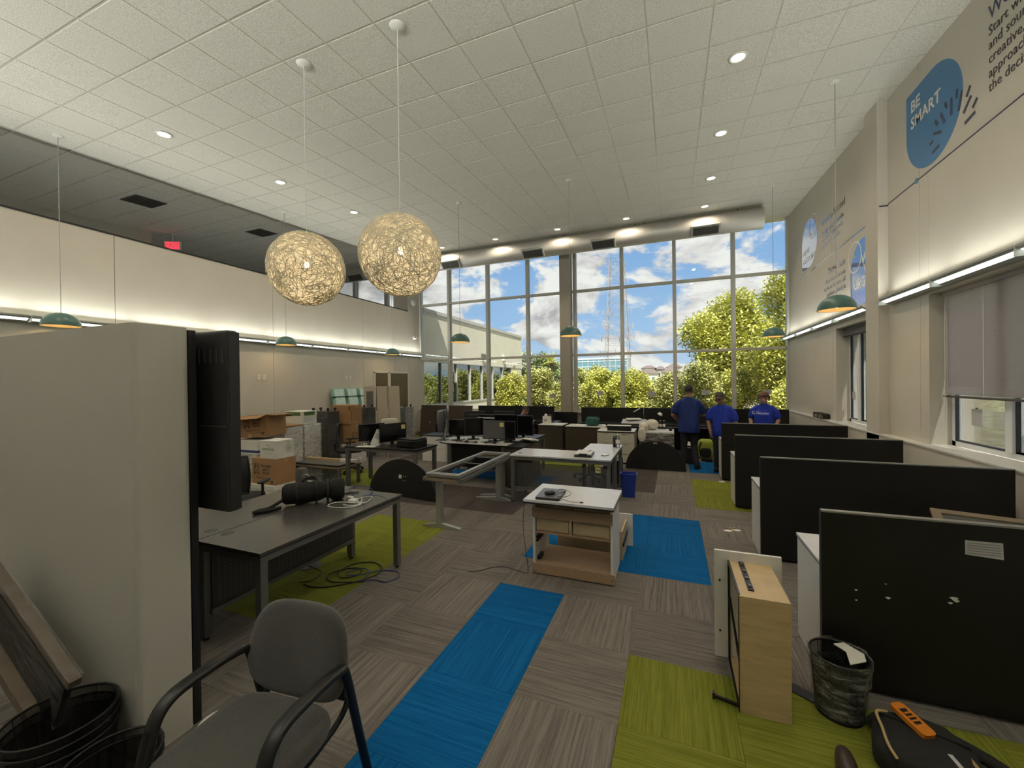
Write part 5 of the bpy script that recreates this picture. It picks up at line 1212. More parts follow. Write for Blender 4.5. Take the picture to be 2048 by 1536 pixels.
# ------------------------------------------------------------------ printer table
t, w, h, f = bench(-5.62, -4.06, 5.78, 6.46, 'dark desk with printer and screens in front of the moving boxes', 'printer_desk', 'black_laminate', leg=.06)
t = thing('desktop_printer', 'black inkjet printer on the right corner of the printer desk', 'printer', (-4.38, 6.14, .74), R(-4))
MB().box(-.22, .20, -.17, .17, .0, .13).build('body', 'black_plastic', t, bevel=.015); MB().box(-.21, .19, -.16, .16, .13, .15).build('scanner_lid', 'black_laminate', t, bevel=.005); MB().box(-.12, .14, -.22, -.16, .02, .035).build('paper_tray', 'black_laminate', t); MB().box(.05, .17, -.172, -.17, .07, .11).build('control_panel', 'screen_black', t)
monitor((-5.33, 6.18, .74), R(62), .50, .32, 'black screen at the left end of the printer desk', .06); monitor((-4.86, 6.21, .74), R(66), .54, .34, 'black screen with a pale sticker next to the printer', .06, stick=True)
t = thing('tablet_sheet', 'white tablet leaning at a slant between the two printer-desk screens', 'tablet', (-5.09, 5.97, .742), R(40)); MB().at(Matrix.Rotation(R(24), 4, 'Y')).box(-.085, .085, -.005, .005, .0, .30).build('body', 'paper', t, bevel=.003); MB().at(Matrix.Rotation(R(24), 4, 'Y')).box(-.06, .06, -.0065, -.005, .13, .22).build('picture', 'paper_grey', t)
tag(MB().at(Matrix.Translation((-5.18, 5.87, .74)) @ Matrix.Rotation(.25, 4, 'Z')).box(-.17, .17, -.10, .10, 0, .006).build('folder', 'white_card'), 'pale folder lying on the printer desk', 'folder')
t = thing('desk_gadget', 'small grey gadget with cables on the printer desk', 'gadget', (-5.30, 5.90, .74)); MB().box(-.03, .03, -.03, .03, 0, .05).build('body', 'steel_light', t, bevel=.005); MB().tube(smooth_path([(.03, 0, .02), (.07, .02, .05), (.12, -.02, .01), (.16, .01, .01)]), .006, 5).build('cord', 'cable_white', t)
cable('desk_cable', [(-4.95, 5.71, .70), (-4.96, 5.69, .4), (-4.9, 5.70, .2), (-4.86, 5.66, .04), (-4.8, 5.5, .006)], .005, 'cable_black', 'black cable hanging from the front of the printer desk')
cable('desk_cable', [(-4.15, 6.42, .70), (-4.10, 6.44, .4), (-4.12, 6.43, .1), (-4.0, 6.45, .01), (-3.9, 6.5, .006)], .005, 'cable_black', 'black cable hanging at the right end of the printer desk')

# ------------------------------------------------------------------ office chairs
def office_chair(loc, rz, label):
    t = thing('office_chair', label, 'chair', loc, rz, 'mesh office chairs')    # faces local -y
    for k in range(5):
        a = R(72*k+18); MB().bar((.03*math.cos(a), .03*math.sin(a), .10), (.29*math.cos(a), .29*math.sin(a), .065), .035, .025).build('base_arm', 'black_plastic', t)
        c = MB().cyl((.29*math.cos(a)-.012, .29*math.sin(a), .03), (.29*math.cos(a)+.012, .29*math.sin(a), .03), .03, n=12).build('caster', 'black_rubber', t)
    MB().cyl((0, 0, .08), (0, 0, .42), .026).build('gas_lift', 'black_metal', t)
    b = MB(); soft(b, (0, -.02, .47), (.25, .245, .045), .5, .5, 28, 10); b.build('seat', 'black_cloth', t)
    b = MB(); n = 9; vs = []
    for i in range(9):
        z = .58+.45*i/8; wd = (.20+.04*math.sin(math.pi*i/8)); y0 = .235+.05*math.sin(math.pi*i/8*.9)-.02
        for j in range(n): s = -1+2*j/(n-1); vs.append((wd*s, y0-.07*s*s+.04, z))
    b.add(vs, [(i*n+j, i*n+j+1, (i+1)*n+j+1, (i+1)*n+j) for i in range(8) for j in range(n-1)], True); b.build('mesh_back', 'black_mesh', t)
    edge = [vs[j] for j in range(n)]+[vs[i*n+n-1] for i in range(1, 9)]+[vs[8*n+j] for j in range(n-2, -1, -1)]+[vs[i*n] for i in range(7, -1, -1)]
    MB().tube(edge, .012, 6).build('back_frame', 'black_plastic', t)
    MB().tube(smooth_path([(0, .10, .42), (0, .26, .46), (0, .30, .62)]), .022, 8).build('back_bar', 'black_plastic', t)
    for s in (-1, 1):
        MB().tube(smooth_path([(s*.18, .02, .43), (s*.28, .03, .45), (s*.29, .03, .55), (s*.285, .02, .66)]), .017, 8).build('arm_post', 'black_plastic', t)
        b = MB(); soft(b, (s*.285, -.02, .675), (.042, .13, .016), .5, .6, 18, 8); b.build('armrest', 'black_rubber', t)
    return t
office_chair((-6.42, 6.76, 0), R(128), 'black mesh office chair beside the white wrapped cabinets')
office_chair((-5.03, 3.42, 0), R(-150), 'black office chair half hidden behind the television')
t = thing('swivel_base', 'five-armed swivel chair base lying under the white desk', 'chair base', (-1.5, 7.75, 0))
for k in range(5):
    a = R(72*k+30); MB().bar((.03*math.cos(a), .03*math.sin(a), .10), (.30*math.cos(a), .30*math.sin(a), .065), .04, .03).build('base_arm', 'steel_grey', t); MB().cyl((.29*math.cos(a)-.012, .29*math.sin(a), .03), (.29*math.cos(a)+.012, .29*math.sin(a), .03), .03, n=12).build('caster', 'black_rubber', t)
MB().cyl((0, 0, .08), (0, 0, .36), .026).build('gas_lift', 'steel_grey', t)
t = thing('computer_tower', 'black computer tower with blue cables under the white desk return', 'computer', (-.98, 7.75, 0)); MB().box(-.09, .09, -.2, .2, 0, .42).build('case', 'black_plastic', t, bevel=.005); MB().tube(smooth_path([(.05, -.2, .3), (.1, -.3, .1), (.15, -.32, .01), (-.05, -.35, .008), (.12, -.4, .008)]), .006, 5).build('cord', 'cable_blue', t)
# seat with lime bag by the men
t = thing('backpack', 'lime green backpack on the floor between the two men', 'backpack', (.72, 10.7, 0)); b = MB(); soft(b, (0, 0, .23), (.17, .12, .23), .5, .6, 22, 12); b.build('body', 'lime_cloth', t); b = MB(); soft(b, (0, -.12, .15), (.12, .04, .11), .5, .6, 18, 10); b.build('pocket', 'black_cloth', t); MB().tube(smooth_path([(-.1, -.1, .4), (-.14, -.16, .25), (-.1, -.1, .08)]), .016, 6).build('strap', 'black_cloth', t)
t = thing('sneaker', 'dark shoe lying on the carpet between the two men', 'shoe', (.74, 10.25, 0), R(70)); b = MB(); soft(b, (0, .02, .045), (.04, .13, .04), .8, .9, 16, 10); b.build('upper', 'black_cloth', t); MB().prism([(.045*math.cos(R(a)), .02+.14*math.sin(R(a))) for a in range(0, 360, 24)], 0, .018).build('sole', 'black_rubber', t)
t = thing('white_seat_card', 'white carton lid standing on a box behind the man in navy', 'carton', (.36, 10.0, 0)); MB().box(-.16, .16, -.12, .12, 0, .40).build('box', 'brown_laminate', t); MB().at(Matrix.Translation((0, -.06, .40)) @ Matrix.Rotation(R(35), 4, 'X')).box(-.12, .12, -.08, .12, 0, .006).build('sheet', 'paper', t)
# ------------------------------------------------------------------ moving boxes and wrapped furniture on the left
def mover_print(t, fr, s=1.0):
    """emblem and lettering printed on a carton face; fr is the face frame, origin at its lower left"""
    def q(pts, nm='emblem'):
        MB().at(fr).prism([(a*s, b*s) for a, b in pts], .0, .0012).build(nm, 'print_black', t)
    def line(a, b, w=.007): 
        MB().at(fr).bar((a[0]*s, a[1]*s, .0006), (b[0]*s, b[1]*s, .0006), w*s, .0012, (0, 0, 1)).build('emblem', 'print_black', t)
    x, y = .05, .17                              # a lorry front drawn in outline
    for a, b in (((x, y), (x, y+.13)), ((x, y+.13), (x+.10, y+.13)), ((x+.10, y+.13), (x+.10, y)), ((x, y), (x+.10, y)), ((x, y+.075), (x+.10, y+.075)), ((x+.02, y+.08), (x+.035, y+.115)), ((x+.08, y+.08), (x+.065, y+.115)), ((x+.02, y+.045), (x+.08, y+.045)), ((x+.02, y+.02), (x+.08, y+.02))): line(a, b)
    for dx in (.0, .085): q([(x+dx, y-.035), (x+dx+.018, y-.035), (x+dx+.018, y), (x+dx, y)], 'emblem')
    for dx in (.03, .07): q([(x+dx+.012*math.cos(R(a)), y+.10+.012*math.sin(R(a))) for a in range(0, 360, 45)], 'emblem')
    for k, w_ in enumerate(('TWO MEN', 'AND A', 'TRUCK')): text('lettering', w_, .05*s, 'print_black', t, fr @ Matrix.Translation((.29*s, (.255-k*.052)*s, .0008)), 'CENTER', .0004, sx=.95, bold=.016)
    text('lettering', '"Movers Who Care."', .036*s, 'print_black', t, fr @ Matrix.Translation((.24*s, .085*s, .0008)), 'CENTER', .0004)
    MB().at(fr).box(.16*s, .40*s, .05*s, .055*s, 0, .0008).build('print_line', 'print_black', t)
    for k in range(2): MB().at(fr).box(.39*s, .44*s, (.02+.025*k)*s, (.036+.025*k)*s, 0, .001).build('print_block', 'print_black', t)
def carton(name, label, loc, rz, w, d, h, m='cardboard', rot=None, group='moving cartons', open_top=False, tape=True, cat='box'):
    t = thing(name, label, cat, loc, rz, group, rot=rot)
    if open_top:
        b = MB()
        for a in ((0, w, 0, .006), (0, w, d-.006, d), (0, .006, .006, d-.006), (w-.006, w, .006, d-.006)): b.box(*a, 0, h)
        b.box(0, w, 0, d, 0, .006); b.build('walls', m, t)
        MB().at(Matrix.Translation((0, 0, h)) @ Matrix.Rotation(R(14), 4, 'X')).box(0, w, -.20, 0, -.004, .0).build('flap', m, t)
        MB().at(Matrix.Translation((w, 0, h)) @ Matrix.Rotation(R(6), 4, 'Y')).box(0, .20, 0, d, -.004, .0).build('flap', 'cardboard_in', t)
        MB().at(Matrix.Translation((0, d, h)) @ Matrix.Rotation(R(-20), 4, 'X')).box(0, w, 0, .20, -.004, .0).build('flap', 'cardboard_in', t)
        MB().at(Matrix.Translation((0, 0, h)) @ Matrix.Rotation(R(60), 4, 'Y')).box(-.004, .0, 0, d, -.19, .0).build('flap', m, t)
    else:
        MB().box(0, w, 0, d, 0, h).build('body', m, t, bevel=.003)
        if tape: MB().box(-.001, w+.001, d/2-.025, d/2+.025, h, h+.001).box(-.001, 0, d/2-.025, d/2+.025, h-.06, h).box(w, w+.001, d/2-.025, d/2+.025, h-.06, h).build('tape', 'kraft_tape', t)
    return t
def FF(w, d, h): return frame((0, -.0005, 0), (1, 0, 0), (0, 0, 1))      # front (-y) face frame
def FR(w, d, h): return frame((w+.0005, 0, 0), (0, 1, 0), (0, 0, 1))      # right (+x) face frame
# archive boxes below
def archive(loc, label, w=.50, d=.42, h=.30):
    t = thing('archive_box', label, 'box', loc, 0, 'white archive boxes'); MB().box(.008, w-.008, .008, d-.008, 0, h-.06).build('body', 'white_card', t); MB().box(0, w, 0, d, h-.07, h).build('lid', 'white_card', t, bevel=.003)
    MB().prism(rrect(w/2-.05, w/2+.05, .14, .175, .016), .0065, .0085, 'y').build('hand_hole', 'print_black', t); MB().prism(rrect(d/2-.05, d/2+.05, .14, .175, .016), w-.0085, w-.0065, 'x').build('hand_hole', 'print_black', t); return t
archive((-6.33, 4.48, 0), 'white archive box under the lower brown moving carton', .57, .46, .30)
archive((-5.62, 4.52, 0), 'white archive box on the floor behind the speaker', .50, .44, .30)
archive((-5.40, 3.98, 0), 'white archive box behind the far half of the bench desk', .45, .40, .28)
t = carton('moving_carton', 'lower brown moving carton with black print under the white printed box', (-6.32, 4.52, .30), 0, .53, .37, .41); mover_print(t, FF(0, 0, 0), 1.08)
t = carton('printed_box', 'white box with green print and a circled mark on the brown moving carton', (-6.15, 4.535, .711), 0, .36, .32, .285, 'white_card', tape=False)
text('lettering', 'smoline', .082, 'print_green', t, FF(0, 0, 0) @ Matrix.Translation((.18, .13, .0)), 'CENTER', .0005)
MB().prism([(.18, .225), (.165, .205), (.195, .205)], -.002, -.0006, 'y').build('print_mark', 'print_green', t); MB().box(.10, .26, -.002, -.0006, .085, .09).build('print_line', 'print_grey', t)
rg = MB(); rg.tube([(.361, .23+.045*math.cos(R(a)), .15+.06*math.sin(R(a))) for a in range(0, 361, 20)], .002, 4).build('circle_mark', 'print_black', t)
text('lettering', '2', .07, 'print_black', t, FR(.36, 0, 0) @ Matrix.Translation((.23, .125, 0)), 'CENTER', .0005); text('lettering', 'D-2', .03, 'print_black', t, FR(.36, 0, 0) @ Matrix.Translation((.225, .235, 0)), 'CENTER', .0005)
t = thing('wrapped_cabinet', 'film-wrapped cabinet carrying the open carton, left of the boxes', 'cabinet', (-6.85, 5.03, 0), 0, 'film-wrapped cabinets'); MB().box(-.35, .32, -.27, .27, 0, .69).build('carcass', 'cream_laminate', t); MB().box(-.36, .33, -.28, .28, .005, .70).build('film', 'stretch_film', t)
t = carton('paper_box', 'white box with a blue band under the open brown carton', (-7.15, 4.80, .70), 0, .58, .42, .225, 'white_card', tape=False); MB().box(-.001, .581, -.0015, .0, .02, .065).box(.58, .5815, 0, .42, .02, .065).build('blue_band', 'print_blue', t)
t = carton('moving_carton', 'open brown moving carton tilted on top of the stack, flaps up', (-7.12, 4.86, .945), 0, .60, .44, .38, rot=(0, R(-4), R(9)), open_top=True); mover_print(t, FF(0, 0, 0) @ Matrix.Translation((.08, .02, 0)), 1.05)
MB().box(.20, .29, -.0015, 0, 0, .07).build('tape', 'kraft_tape', t)
# white wrapped cabinets
for k, (y, lab) in enumerate(((5.50, 'white cabinet wrapped in film beside the office chair, nearer one'), (5.94, 'white cabinet wrapped in film beside the office chair, farther one'))):
    t = thing('wrapped_cabinet', lab, 'cabinet', (-7.05, y+.21, 0), 0, 'film-wrapped cabinets'); MB().box(-.30, .25, -.20, .20, 0, 1.07).build('carcass', 'white_laminate', t, bevel=.004); MB().box(-.315, .265, -.208, .208, .004, 1.085).build('film', 'stretch_film', t)
    for z in (.35, .70): MB().box(.25, .252, -.195, .195, z, z+.004).build('drawer_line', 'grille_slat', t)
tag(MB().box(-7.40, -6.78, 5.42, 5.93, 1.0865, 1.10).build('cardboard_sheet', 'cardboard'), 'loose brown cardboard sheet on the nearer white wrapped cabinet', 'cardboard')
t = carton('lidded_box', 'white box with a green lid on the farther white wrapped cabinet', (-7.33, 5.955, 1.087), 0, .46, .36, .25, 'white_card', tape=False, cat='box'); MB().box(-.004, .464, -.004, .364, .155, .254).build('lid', 'white_card', t); MB().box(.05, .42, -.006, -.004, .17, .24).box(.464, .466, .05, .31, .17, .24).build('green_panel', 'lid_green', t)
MB().box(.466, .468, .12, .2, .03, .13).box(.464, .466, .06, .30, .03, .13).build('label', 'paper_grey', t)
# dark wrapped pedestals upside down with casters
def caster_ped(x0, x1, y0, y1, h, label, m='black_laminate'):
    t = thing('wrapped_pedestal', label, 'cabinet', ((x0+x1)/2, (y0+y1)/2, 0), 0, 'upturned film-wrapped pedestals'); w, d = (x1-x0)/2, (y1-y0)/2
    MB().box(-w, w, -d, d, 0, h).build('carcass', m, t); MB().box(-w-.012, w+.012, -d-.012, d+.012, .005, h+.005).build('film', 'thin_film' if m == 'black_laminate' else 'stretch_film', t)
    for sx in (-1, 1):
        for sy in (-1, 1):
            x, y = sx*(w-.06), sy*(d-.06); MB().cyl((x-.016, y, h+.05), (x+.016, y, h+.05), .03, n=14).build('caster', 'black_rubber', t); MB().bar((x, y, h), (x, y, h+.05), .02, .03).build('caster_fork', 'black_plastic', t)
caster_ped(-7.78, -7.22, 6.95, 7.28, 1.26, 'dark film-wrapped pedestal with casters on top behind the green-lidded box')
caster_ped(-7.85, -7.30, 8.20, 8.62, 1.26, 'dark film-wrapped pedestal with casters on top right of the brown carton pair')
caster_ped(-7.95, -7.38, 10.0, 10.42, 1.16, 'pale film-wrapped pedestal with casters on top at the far end of the boards', 'laptop_grey')
t = thing('wrapped_cabinet', 'low white film-wrapped cabinet under the pair of stacked brown cartons', 'cabinet', (-7.28, 7.62, 0), 0, 'film-wrapped cabinets'); MB().box(-.30, .30, -.26, .26, 0, .46).build('carcass', 'white_laminate', t); MB().box(-.31, .31, -.27, .27, .005, .47).build('film', 'stretch_film', t)
t = carton('moving_carton', 'lower of two stacked brown cartons behind the printer desk', (-7.55, 7.42, .471), 0, .55, .36, .46); mover_print(t, FR(.55, 0, 0) @ Matrix.Translation((-.02, .03, 0)), .82)
t = carton('moving_carton', 'upper of two stacked brown cartons behind the printer desk', (-7.56, 7.41, .933), R(-2), .56, .37, .45)
for k in range(3): MB().box(.52, .555, -.0012, 0, .33+k*.035, .355+k*.035).build('print_block', 'print_black', t)
for a in ((.05, .32, .34, .345), (.05, .32, .10, .105), (.05, .055, .10, .34), (.315, .32, .10, .34), (.10, .27, .28, .285), (.10, .27, .22, .225), (.10, .27, .16, .165)): MB().box(.5602, .5612, *a).build('print_line', 'print_black', t)
# low wrapped table with a wooden strip
t = thing('wrapped_table', 'low film-wrapped table with flat boards on it, beside the office chair', 'table', (-6.20, 5.90, 0)); MB().box(-.56, .60, -.26, .29, .335, .36).build('top', 'wood_pale', t); MB().box(-.55, .52, -.22, .25, .361, .385).build('flat_board', 'black_laminate', t); MB().box(-.55, .55, -.23, .24, .386, .40).build('flat_board', 'steel_grey', t)
for x, y in ((-.53, -.22), (-.53, .25), (.56, -.22), (.56, .25)): MB().box(x-.025, x+.025, y-.025, y+.025, 0, .335).build('leg', 'steel_grey', t)
MB().box(-.45, .10, -.2, .2, .03, .33).build('pedestal', 'laptop_grey', t); MB().box(-.47, .12, -.215, .215, .01, .335).build('film', 'stretch_film', t)
t = thing('wood_batten', 'long golden wooden batten with a torn white label on the low wrapped table', 'batten', (-6.17, 5.98, .40), R(3)); MB().box(-.57, .66, -.03, .03, 0, .05).build('batten', 'maple', t); MB().box(.26, .665, -.031, .031, .001, .0515).build('label_wrap', 'paper', t)
# glass boards leaning on the left wall
for k, y in enumerate((8.60, 9.08, 9.56)):
    t = thing('glass_board', ['nearest', 'middle', 'farthest'][k]+' bundle of green-edged glass boards leaning on the left wall', 'glass board', (-8.20, y, 0), 0, 'bundles of glass boards'); A = Matrix.Rotation(R(-11.5), 4, 'Y')
    for j in range(4): MB().at(A).box(-.06+j*.025, -.045+j*.025, -.21+.012*j, .20-.01*j, .0, 1.80-.01*j).build('sheet', 'glass_green' if j == 3 else 'glass_edge', t)
    MB().at(A).box(-.066, .042, -.215, .205, 1.55, 1.57).build('strap', 'black_cloth', t)
# greige boards leaning
for k, (y, w_) in enumerate(((8.98, .30), (9.19, .28), (9.40, .30))):
    t = thing('tall_board', ['nearest', 'middle', 'farthest'][k]+' of three tall beige boards leaning in front of the glass boards', 'board', (-7.72+.222*k, 8.92+.247*k, 0), 0, 'tall leaning boards', rot=(0, R(-7), R(-42))); MB().box(-.03, .03, -w_/2, w_/2, 0, 1.82).build('board', 'greige_board', t, bevel=.002); MB().box(-.031, .031, -w_/2-.004, -w_/2, 0, 1.82).build('edge_band', 'column_paint', t)
    if k == 0: MB().box(.03, .034, -.09, .09, .95, 1.68).build('dark_inset', 'grille_slat', t); MB().box(.031, .036, -.10, .10, .5, .93).build('film', 'stretch_film', t)
t = thing('side_chair', 'olive upholstered chair back showing behind the printer-desk screens', 'chair', (-6.75, 8.6, 0), R(60)); b = MB(); soft(b, (0, .2, .80), (.24, .04, .17), .4, .5, 22, 10); b.build('backrest', 'cream_laminate', t); b = MB(); soft(b, (0, 0, .45), (.24, .24, .045), .5, .5, 22, 10); b.build('seat', 'cream_laminate', t)
for x in (-.2, .2):
    for y in (-.2, .2): MB().tube([(x, y, 0), (x*.9, y*.9, .42)], .012, 8).build('leg', 'steel_light', t)
t = thing('white_cabinet', 'low white cabinet behind the rounded table end', 'cabinet', (-5.35, 8.6, 0)); MB().box(-.32, .32, -.25, .25, 0, .60).build('body', 'white_laminate', t); MB().box(-.34, .36, -.26, .27, .60, .62).build('top', 'black_edge', t); MB().box(-.31, .31, -.252, -.25, .3, .304).build('drawer_line', 'grille_slat', t)
# ------------------------------------------------------------------ people
def blob(mb, p, q, r0, r1, flat=(1, 1, 1), n=14, steps=6):
    """tapered limb with rounded ends between two joints"""
    p, q = Vector(p), Vector(q); d = (q-p); pts = []; rs = []
    for k in range(4): a = R(90*k/4); pts.append(p-d.normalized()*r0*math.cos(a)); rs.append(max(.002, r0*math.sin(a)))
    for k in range(steps+1): pts.append(p+d*k/steps); rs.append(r0+(r1-r0)*k/steps)
    for k in range(1, 5): a = R(90*k/4); pts.append(q+d.normalized()*r1*math.sin(a)); rs.append(max(.002, r1*math.cos(a)))
    mb.tube(pts, rs, n)
def rings(mb, secs, n=28):
    """closed loft: (centre, rx, ry) from bottom to top"""
    vs = []
    for c, rx, ry in secs:
        for j in range(n): a = 2*math.pi*j/n; vs.append((c[0]+rx*sgn(math.cos(a), .85), c[1]+ry*sgn(math.sin(a), .85), c[2]))
    k = len(secs)
    mb.add(vs, [(i*n+j, i*n+(j+1) % n, (i+1)*n+(j+1) % n, (i+1)*n+j) for i in range(k-1) for j in range(n)]+[tuple(range(n-1, -1, -1)), tuple((k-1)*n+j for j in range(n))], True)
def fuse(o, vox, smooth=4):
    r = o.modifiers.new('fuse', 'REMESH'); r.mode = 'VOXEL'; r.voxel_size = vox; r.use_smooth_shade = True
    if smooth: s = o.modifiers.new('relax', 'SMOOTH'); s.iterations = smooth; s.factor = .5
    return o
def hand(mb, wrist, direction, palm_n, curl=25, s=1.0, side=1):
    """palm and five separate bent fingers; side = +1 when the thumb lies towards direction x palm normal"""
    w = Vector(wrist); d = Vector(direction).normalized(); nrm = Vector(palm_n); nrm = (nrm-d*nrm.dot(d)).normalized(); ac = d.cross(nrm)*side
    for k in range(5):
        a = w+ac*(.036-.018*k)*s*.9; blob(mb, a, a+d*.075*s+ac*(.004*(2-k))*s, .017*s, .0135*s, n=8, steps=2)
    for k, ln in enumerate((.068, .078, .072, .056)):
        b0 = w+d*.082*s+ac*(.028-.0195*k)*s; dd = d.copy(); p = b0
        for j, f in enumerate((.45, .32, .23)):
            ax = d.cross(nrm).normalized(); dd = Matrix.Rotation(R(curl*(.7+.25*j))*1, 3, ax) @ dd
            q = p+dd*ln*f*s; blob(mb, p, q, .0085*s-.001*j*s, .0078*s-.001*j*s, n=8, steps=2); p = q
    t0 = w+d*.022*s+ac*.036*s; t1 = t0+(d*.6+ac*.75+nrm*.25).normalized()*.042*s; t2 = t1+(d*.95+ac*.2+nrm*.35).normalized()*.032*s
    blob(mb, t0, t1, .013*s, .010*s, n=8, steps=2); blob(mb, t1, t2, .010*s, .008*s, n=8, steps=2)
def head_parts(t, body, c, fwd, up, skin, hairm, s=1.0, hair='short', glasses=False, band=False):
    """adds the head to the body mesh; hair and facial marks as child parts. c = head centre"""
    f = Vector(fwd).normalized(); u = Vector(up); u = (u-f*u.dot(f)).normalized(); r = f.cross(u)
    Mx = Matrix((r, f, u)).transposed().to_4x4(); Mx.translation = Vector(c); Mx = Mx @ Matrix.Scale(s, 4)
    body.at(Mx)
    body.ball((0, -.008, .025), (.076, .095, .092), 22, 16); body.ball((0, .018, -.045), (.060, .070, .075), 20, 14); body.ball((0, .055, -.085), (.030, .028, .026), 12, 8)
    body.ball((0, .095, -.012), (.013, .020, .026), 10, 8); body.ball((0, .104, -.028), (.017, .016, .012), 10, 8)
    body.ball((0, .078, -.060), (.028, .018, .012), 12, 8)
    for sx in (-1, 1): body.ball((sx*.079, -.012, -.005), (.010, .022, .032), 10, 8); body.ball((sx*.042, .062, -.03), (.024, .022, .024), 10, 8)
    body.ball((0, .078, .022), (.045, .016, .012), 12, 8)
    body.X = Matrix.Identity(4)
    e = MB().at(Mx)
    for sx in (-1, 1):
        MB().at(Mx).ball((sx*.031, .084, .006), (.012, .007, .007), 10, 8).build('eye', 'hair_black', t); MB().at(Mx).bar((sx*.018, .094, .026), (sx*.048, .082, .026), .006, .007).build('eyebrow', hairm, t)
    MB().at(Mx).ball((0, .095, -.060), (.022, .006, .004), 12, 6).build('mouth', 'brown_laminate', t)
    h = MB().at(Mx); n = 24; vs = []; rows = 9
    for i in range(rows):
        for j in range(n):
            a = 2*math.pi*j/n; fr = .5+.5*math.sin(a)          # 1 at the front
            low = {'short': 118, 'long': 128, 'balding': 112}[hair]; lim = R(low-(58 if hair != 'balding' else 74)*max(0, fr)**1.6)
            th = lim*i/(rows-1); k = 1.07+.02*math.sin(5*a+3*th) if hair != 'long' else 1.10+.02*math.sin(6*a)
            vs.append((.078*k*math.sin(th)*math.cos(a), -.010+.098*k*math.sin(th)*math.sin(a), .024+.096*k*math.cos(th)))
    h.add(vs, [(i*n+j, i*n+(j+1) % n, (i+1)*n+(j+1) % n, (i+1)*n+j) for i in range(rows-1) for j in range(n)], True)
    if hair == 'long': h.ball((0, -.105, -.01), (.045, .035, .05), 14, 10)
    h.build('hair', hairm, t)
    if glasses:
        g = MB().at(Mx)
        for sx in (-1, 1): g.tube([(sx*.032+.022*math.cos(R(a)), .102, .004+.016*math.sin(R(a))) for a in range(0, 361, 30)], .0025, 5); g.tube([(sx*.054, .100, .008), (sx*.080, .02, .008)], .0025, 5)
        g.tube([(-.010, .104, .006), (.010, .104, .006)], .0025, 5); g.build('glasses', 'black_plastic', t)
    if band:
        b = MB().at(Mx); b.tube([(.086*math.cos(R(a)), -.010+.108*math.sin(R(a)), .045+.012*math.sin(R(a))) for a in range(-20, 201, 12)], .006, 6); b.build('headband', 'black_cloth', t)
def person(label, loc, rz, H, J, skin, hairm, shirtm, hair='short', belly=.13, glasses=False, band=False, legs=True, shoulder=.21, bust=0, shirt_low=.80, torso_c=(0, 0)):
    """J: joints in metres in the person's own frame (front is +y)"""
    t = thing('person', label, 'person', loc, rz)
    body = MB()
    nk, hd = Vector(J['neck']), Vector(J['head'])
    blob(body, nk-Vector((0, 0, .06)), hd+(nk-hd)*.35, .058, .052)
    for s in ('l', 'r'):
        blob(body, Vector(J['sh'+s]).lerp(Vector(J['el'+s]), .4), J['el'+s], .044, .041); blob(body, J['el'+s], J['wr'+s], .043, .028)
        hand(body, Vector(J['wr'+s]), J['hd'+s], J['pn'+s], J.get('curl', 25), 1.0, 1 if s == 'r' else -1)
    rings(body, [((0+J['hip'][0], J['hip'][1], J['hip'][2]-.05), .14, .10), ((J['hip'][0], J['hip'][1], J['hip'][2]+.1), .135, .10), ((nk.x, nk.y, nk.z-.12), .12, .085), ((nk.x, nk.y, nk.z-.02), .05, .05)])
    head_parts(t, body, hd, J['look'], J.get('up', (0, 0, 1)), skin, hairm, J.get('hs', 1.0), hair, glasses, band)
    o = body.build('body', skin, t); fuse(o, .0065, 3)
    sh = MB(); hp = Vector(J['hip']); lo = Vector((hp.x, hp.y, shirt_low)); ch = Vector((nk.x*.8+hp.x*.2, nk.y*.8+hp.y*.2, nk.z-.26)); ct = Vector((nk.x, nk.y, nk.z-.10))
    rings(sh, [((lo.x, lo.y, lo.z), .185*belly/.13, belly+.012), ((lo.x, lo.y+.005, lo.z+.12), .183*belly/.13, belly+.022), ((hp.x*.6+ch.x*.4, hp.y*.6+ch.y*.4+.01, (lo.z+ch.z)/2+.04), .178*belly/.13, belly+.01+bust*.3), ((ch.x, ch.y+bust*.4, ch.z), shoulder-.025, .118+bust*.5), ((ct.x, ct.y, ct.z-.04), shoulder-.035, .100), ((nk.x, nk.y, nk.z-.075), shoulder*.66, .082), ((nk.x, nk.y, nk.z-.035), shoulder*.46, .070), ((nk.x, nk.y, nk.z-.008), .066, .060)])
    for s in ('l', 'r'):
        a, b = Vector(J['sh'+s]), Vector(J['el'+s]); blob(sh, a-Vector((a.x*.30, 0, .0)), a+(b-a)*.35, .064, .068); blob(sh, a+(b-a)*.30, a+(b-a)*.72, .068, .074)
    o = sh.build('t_shirt', shirtm, t); fuse(o, .011, 5)
    if legs:
        tr = MB(); rings(tr, [((hp.x, hp.y, hp.z-.16), .16, .115), ((hp.x, hp.y, hp.z), .172, .125), ((hp.x, hp.y, hp.z+.10), .165, .12)])
        for s in ('l', 'r'):
            h0 = Vector((hp.x+(.085 if s == 'r' else -.085), hp.y, hp.z-.06)); blob(tr, h0, J['kn'+s], .095, .070); blob(tr, J['kn'+s], Vector(J['an'+s])+Vector((0, 0, .02)), .070, .062)
        o = tr.build('trousers', 'denim_dark', t); fuse(o, .012, 4)
        for s in ('l', 'r'):
            an = Vector(J['an'+s]); tx = J.get('toe'+s, (0, 1, 0)); d = Vector(tx).normalized(); b = MB(); Mf = Matrix.Translation(an) @ Vector(d).to_track_quat('Y', 'Z').to_matrix().to_4x4(); b.at(Mf); soft(b, (0, .075, -.045), (.047, .13, .045), .75, .8, 16, 10); soft(b, (0, -.01, -.01), (.045, .06, .06), .8, .8, 14, 10); b.build('shoe', 'black_cloth', t)
            MB().at(Mf).prism([(.05*math.cos(R(a)), .07+.14*math.sin(R(a))) for a in range(0, 360, 20)], -.09, -.068).build('shoe_sole', 'black_rubber', t)
    return t
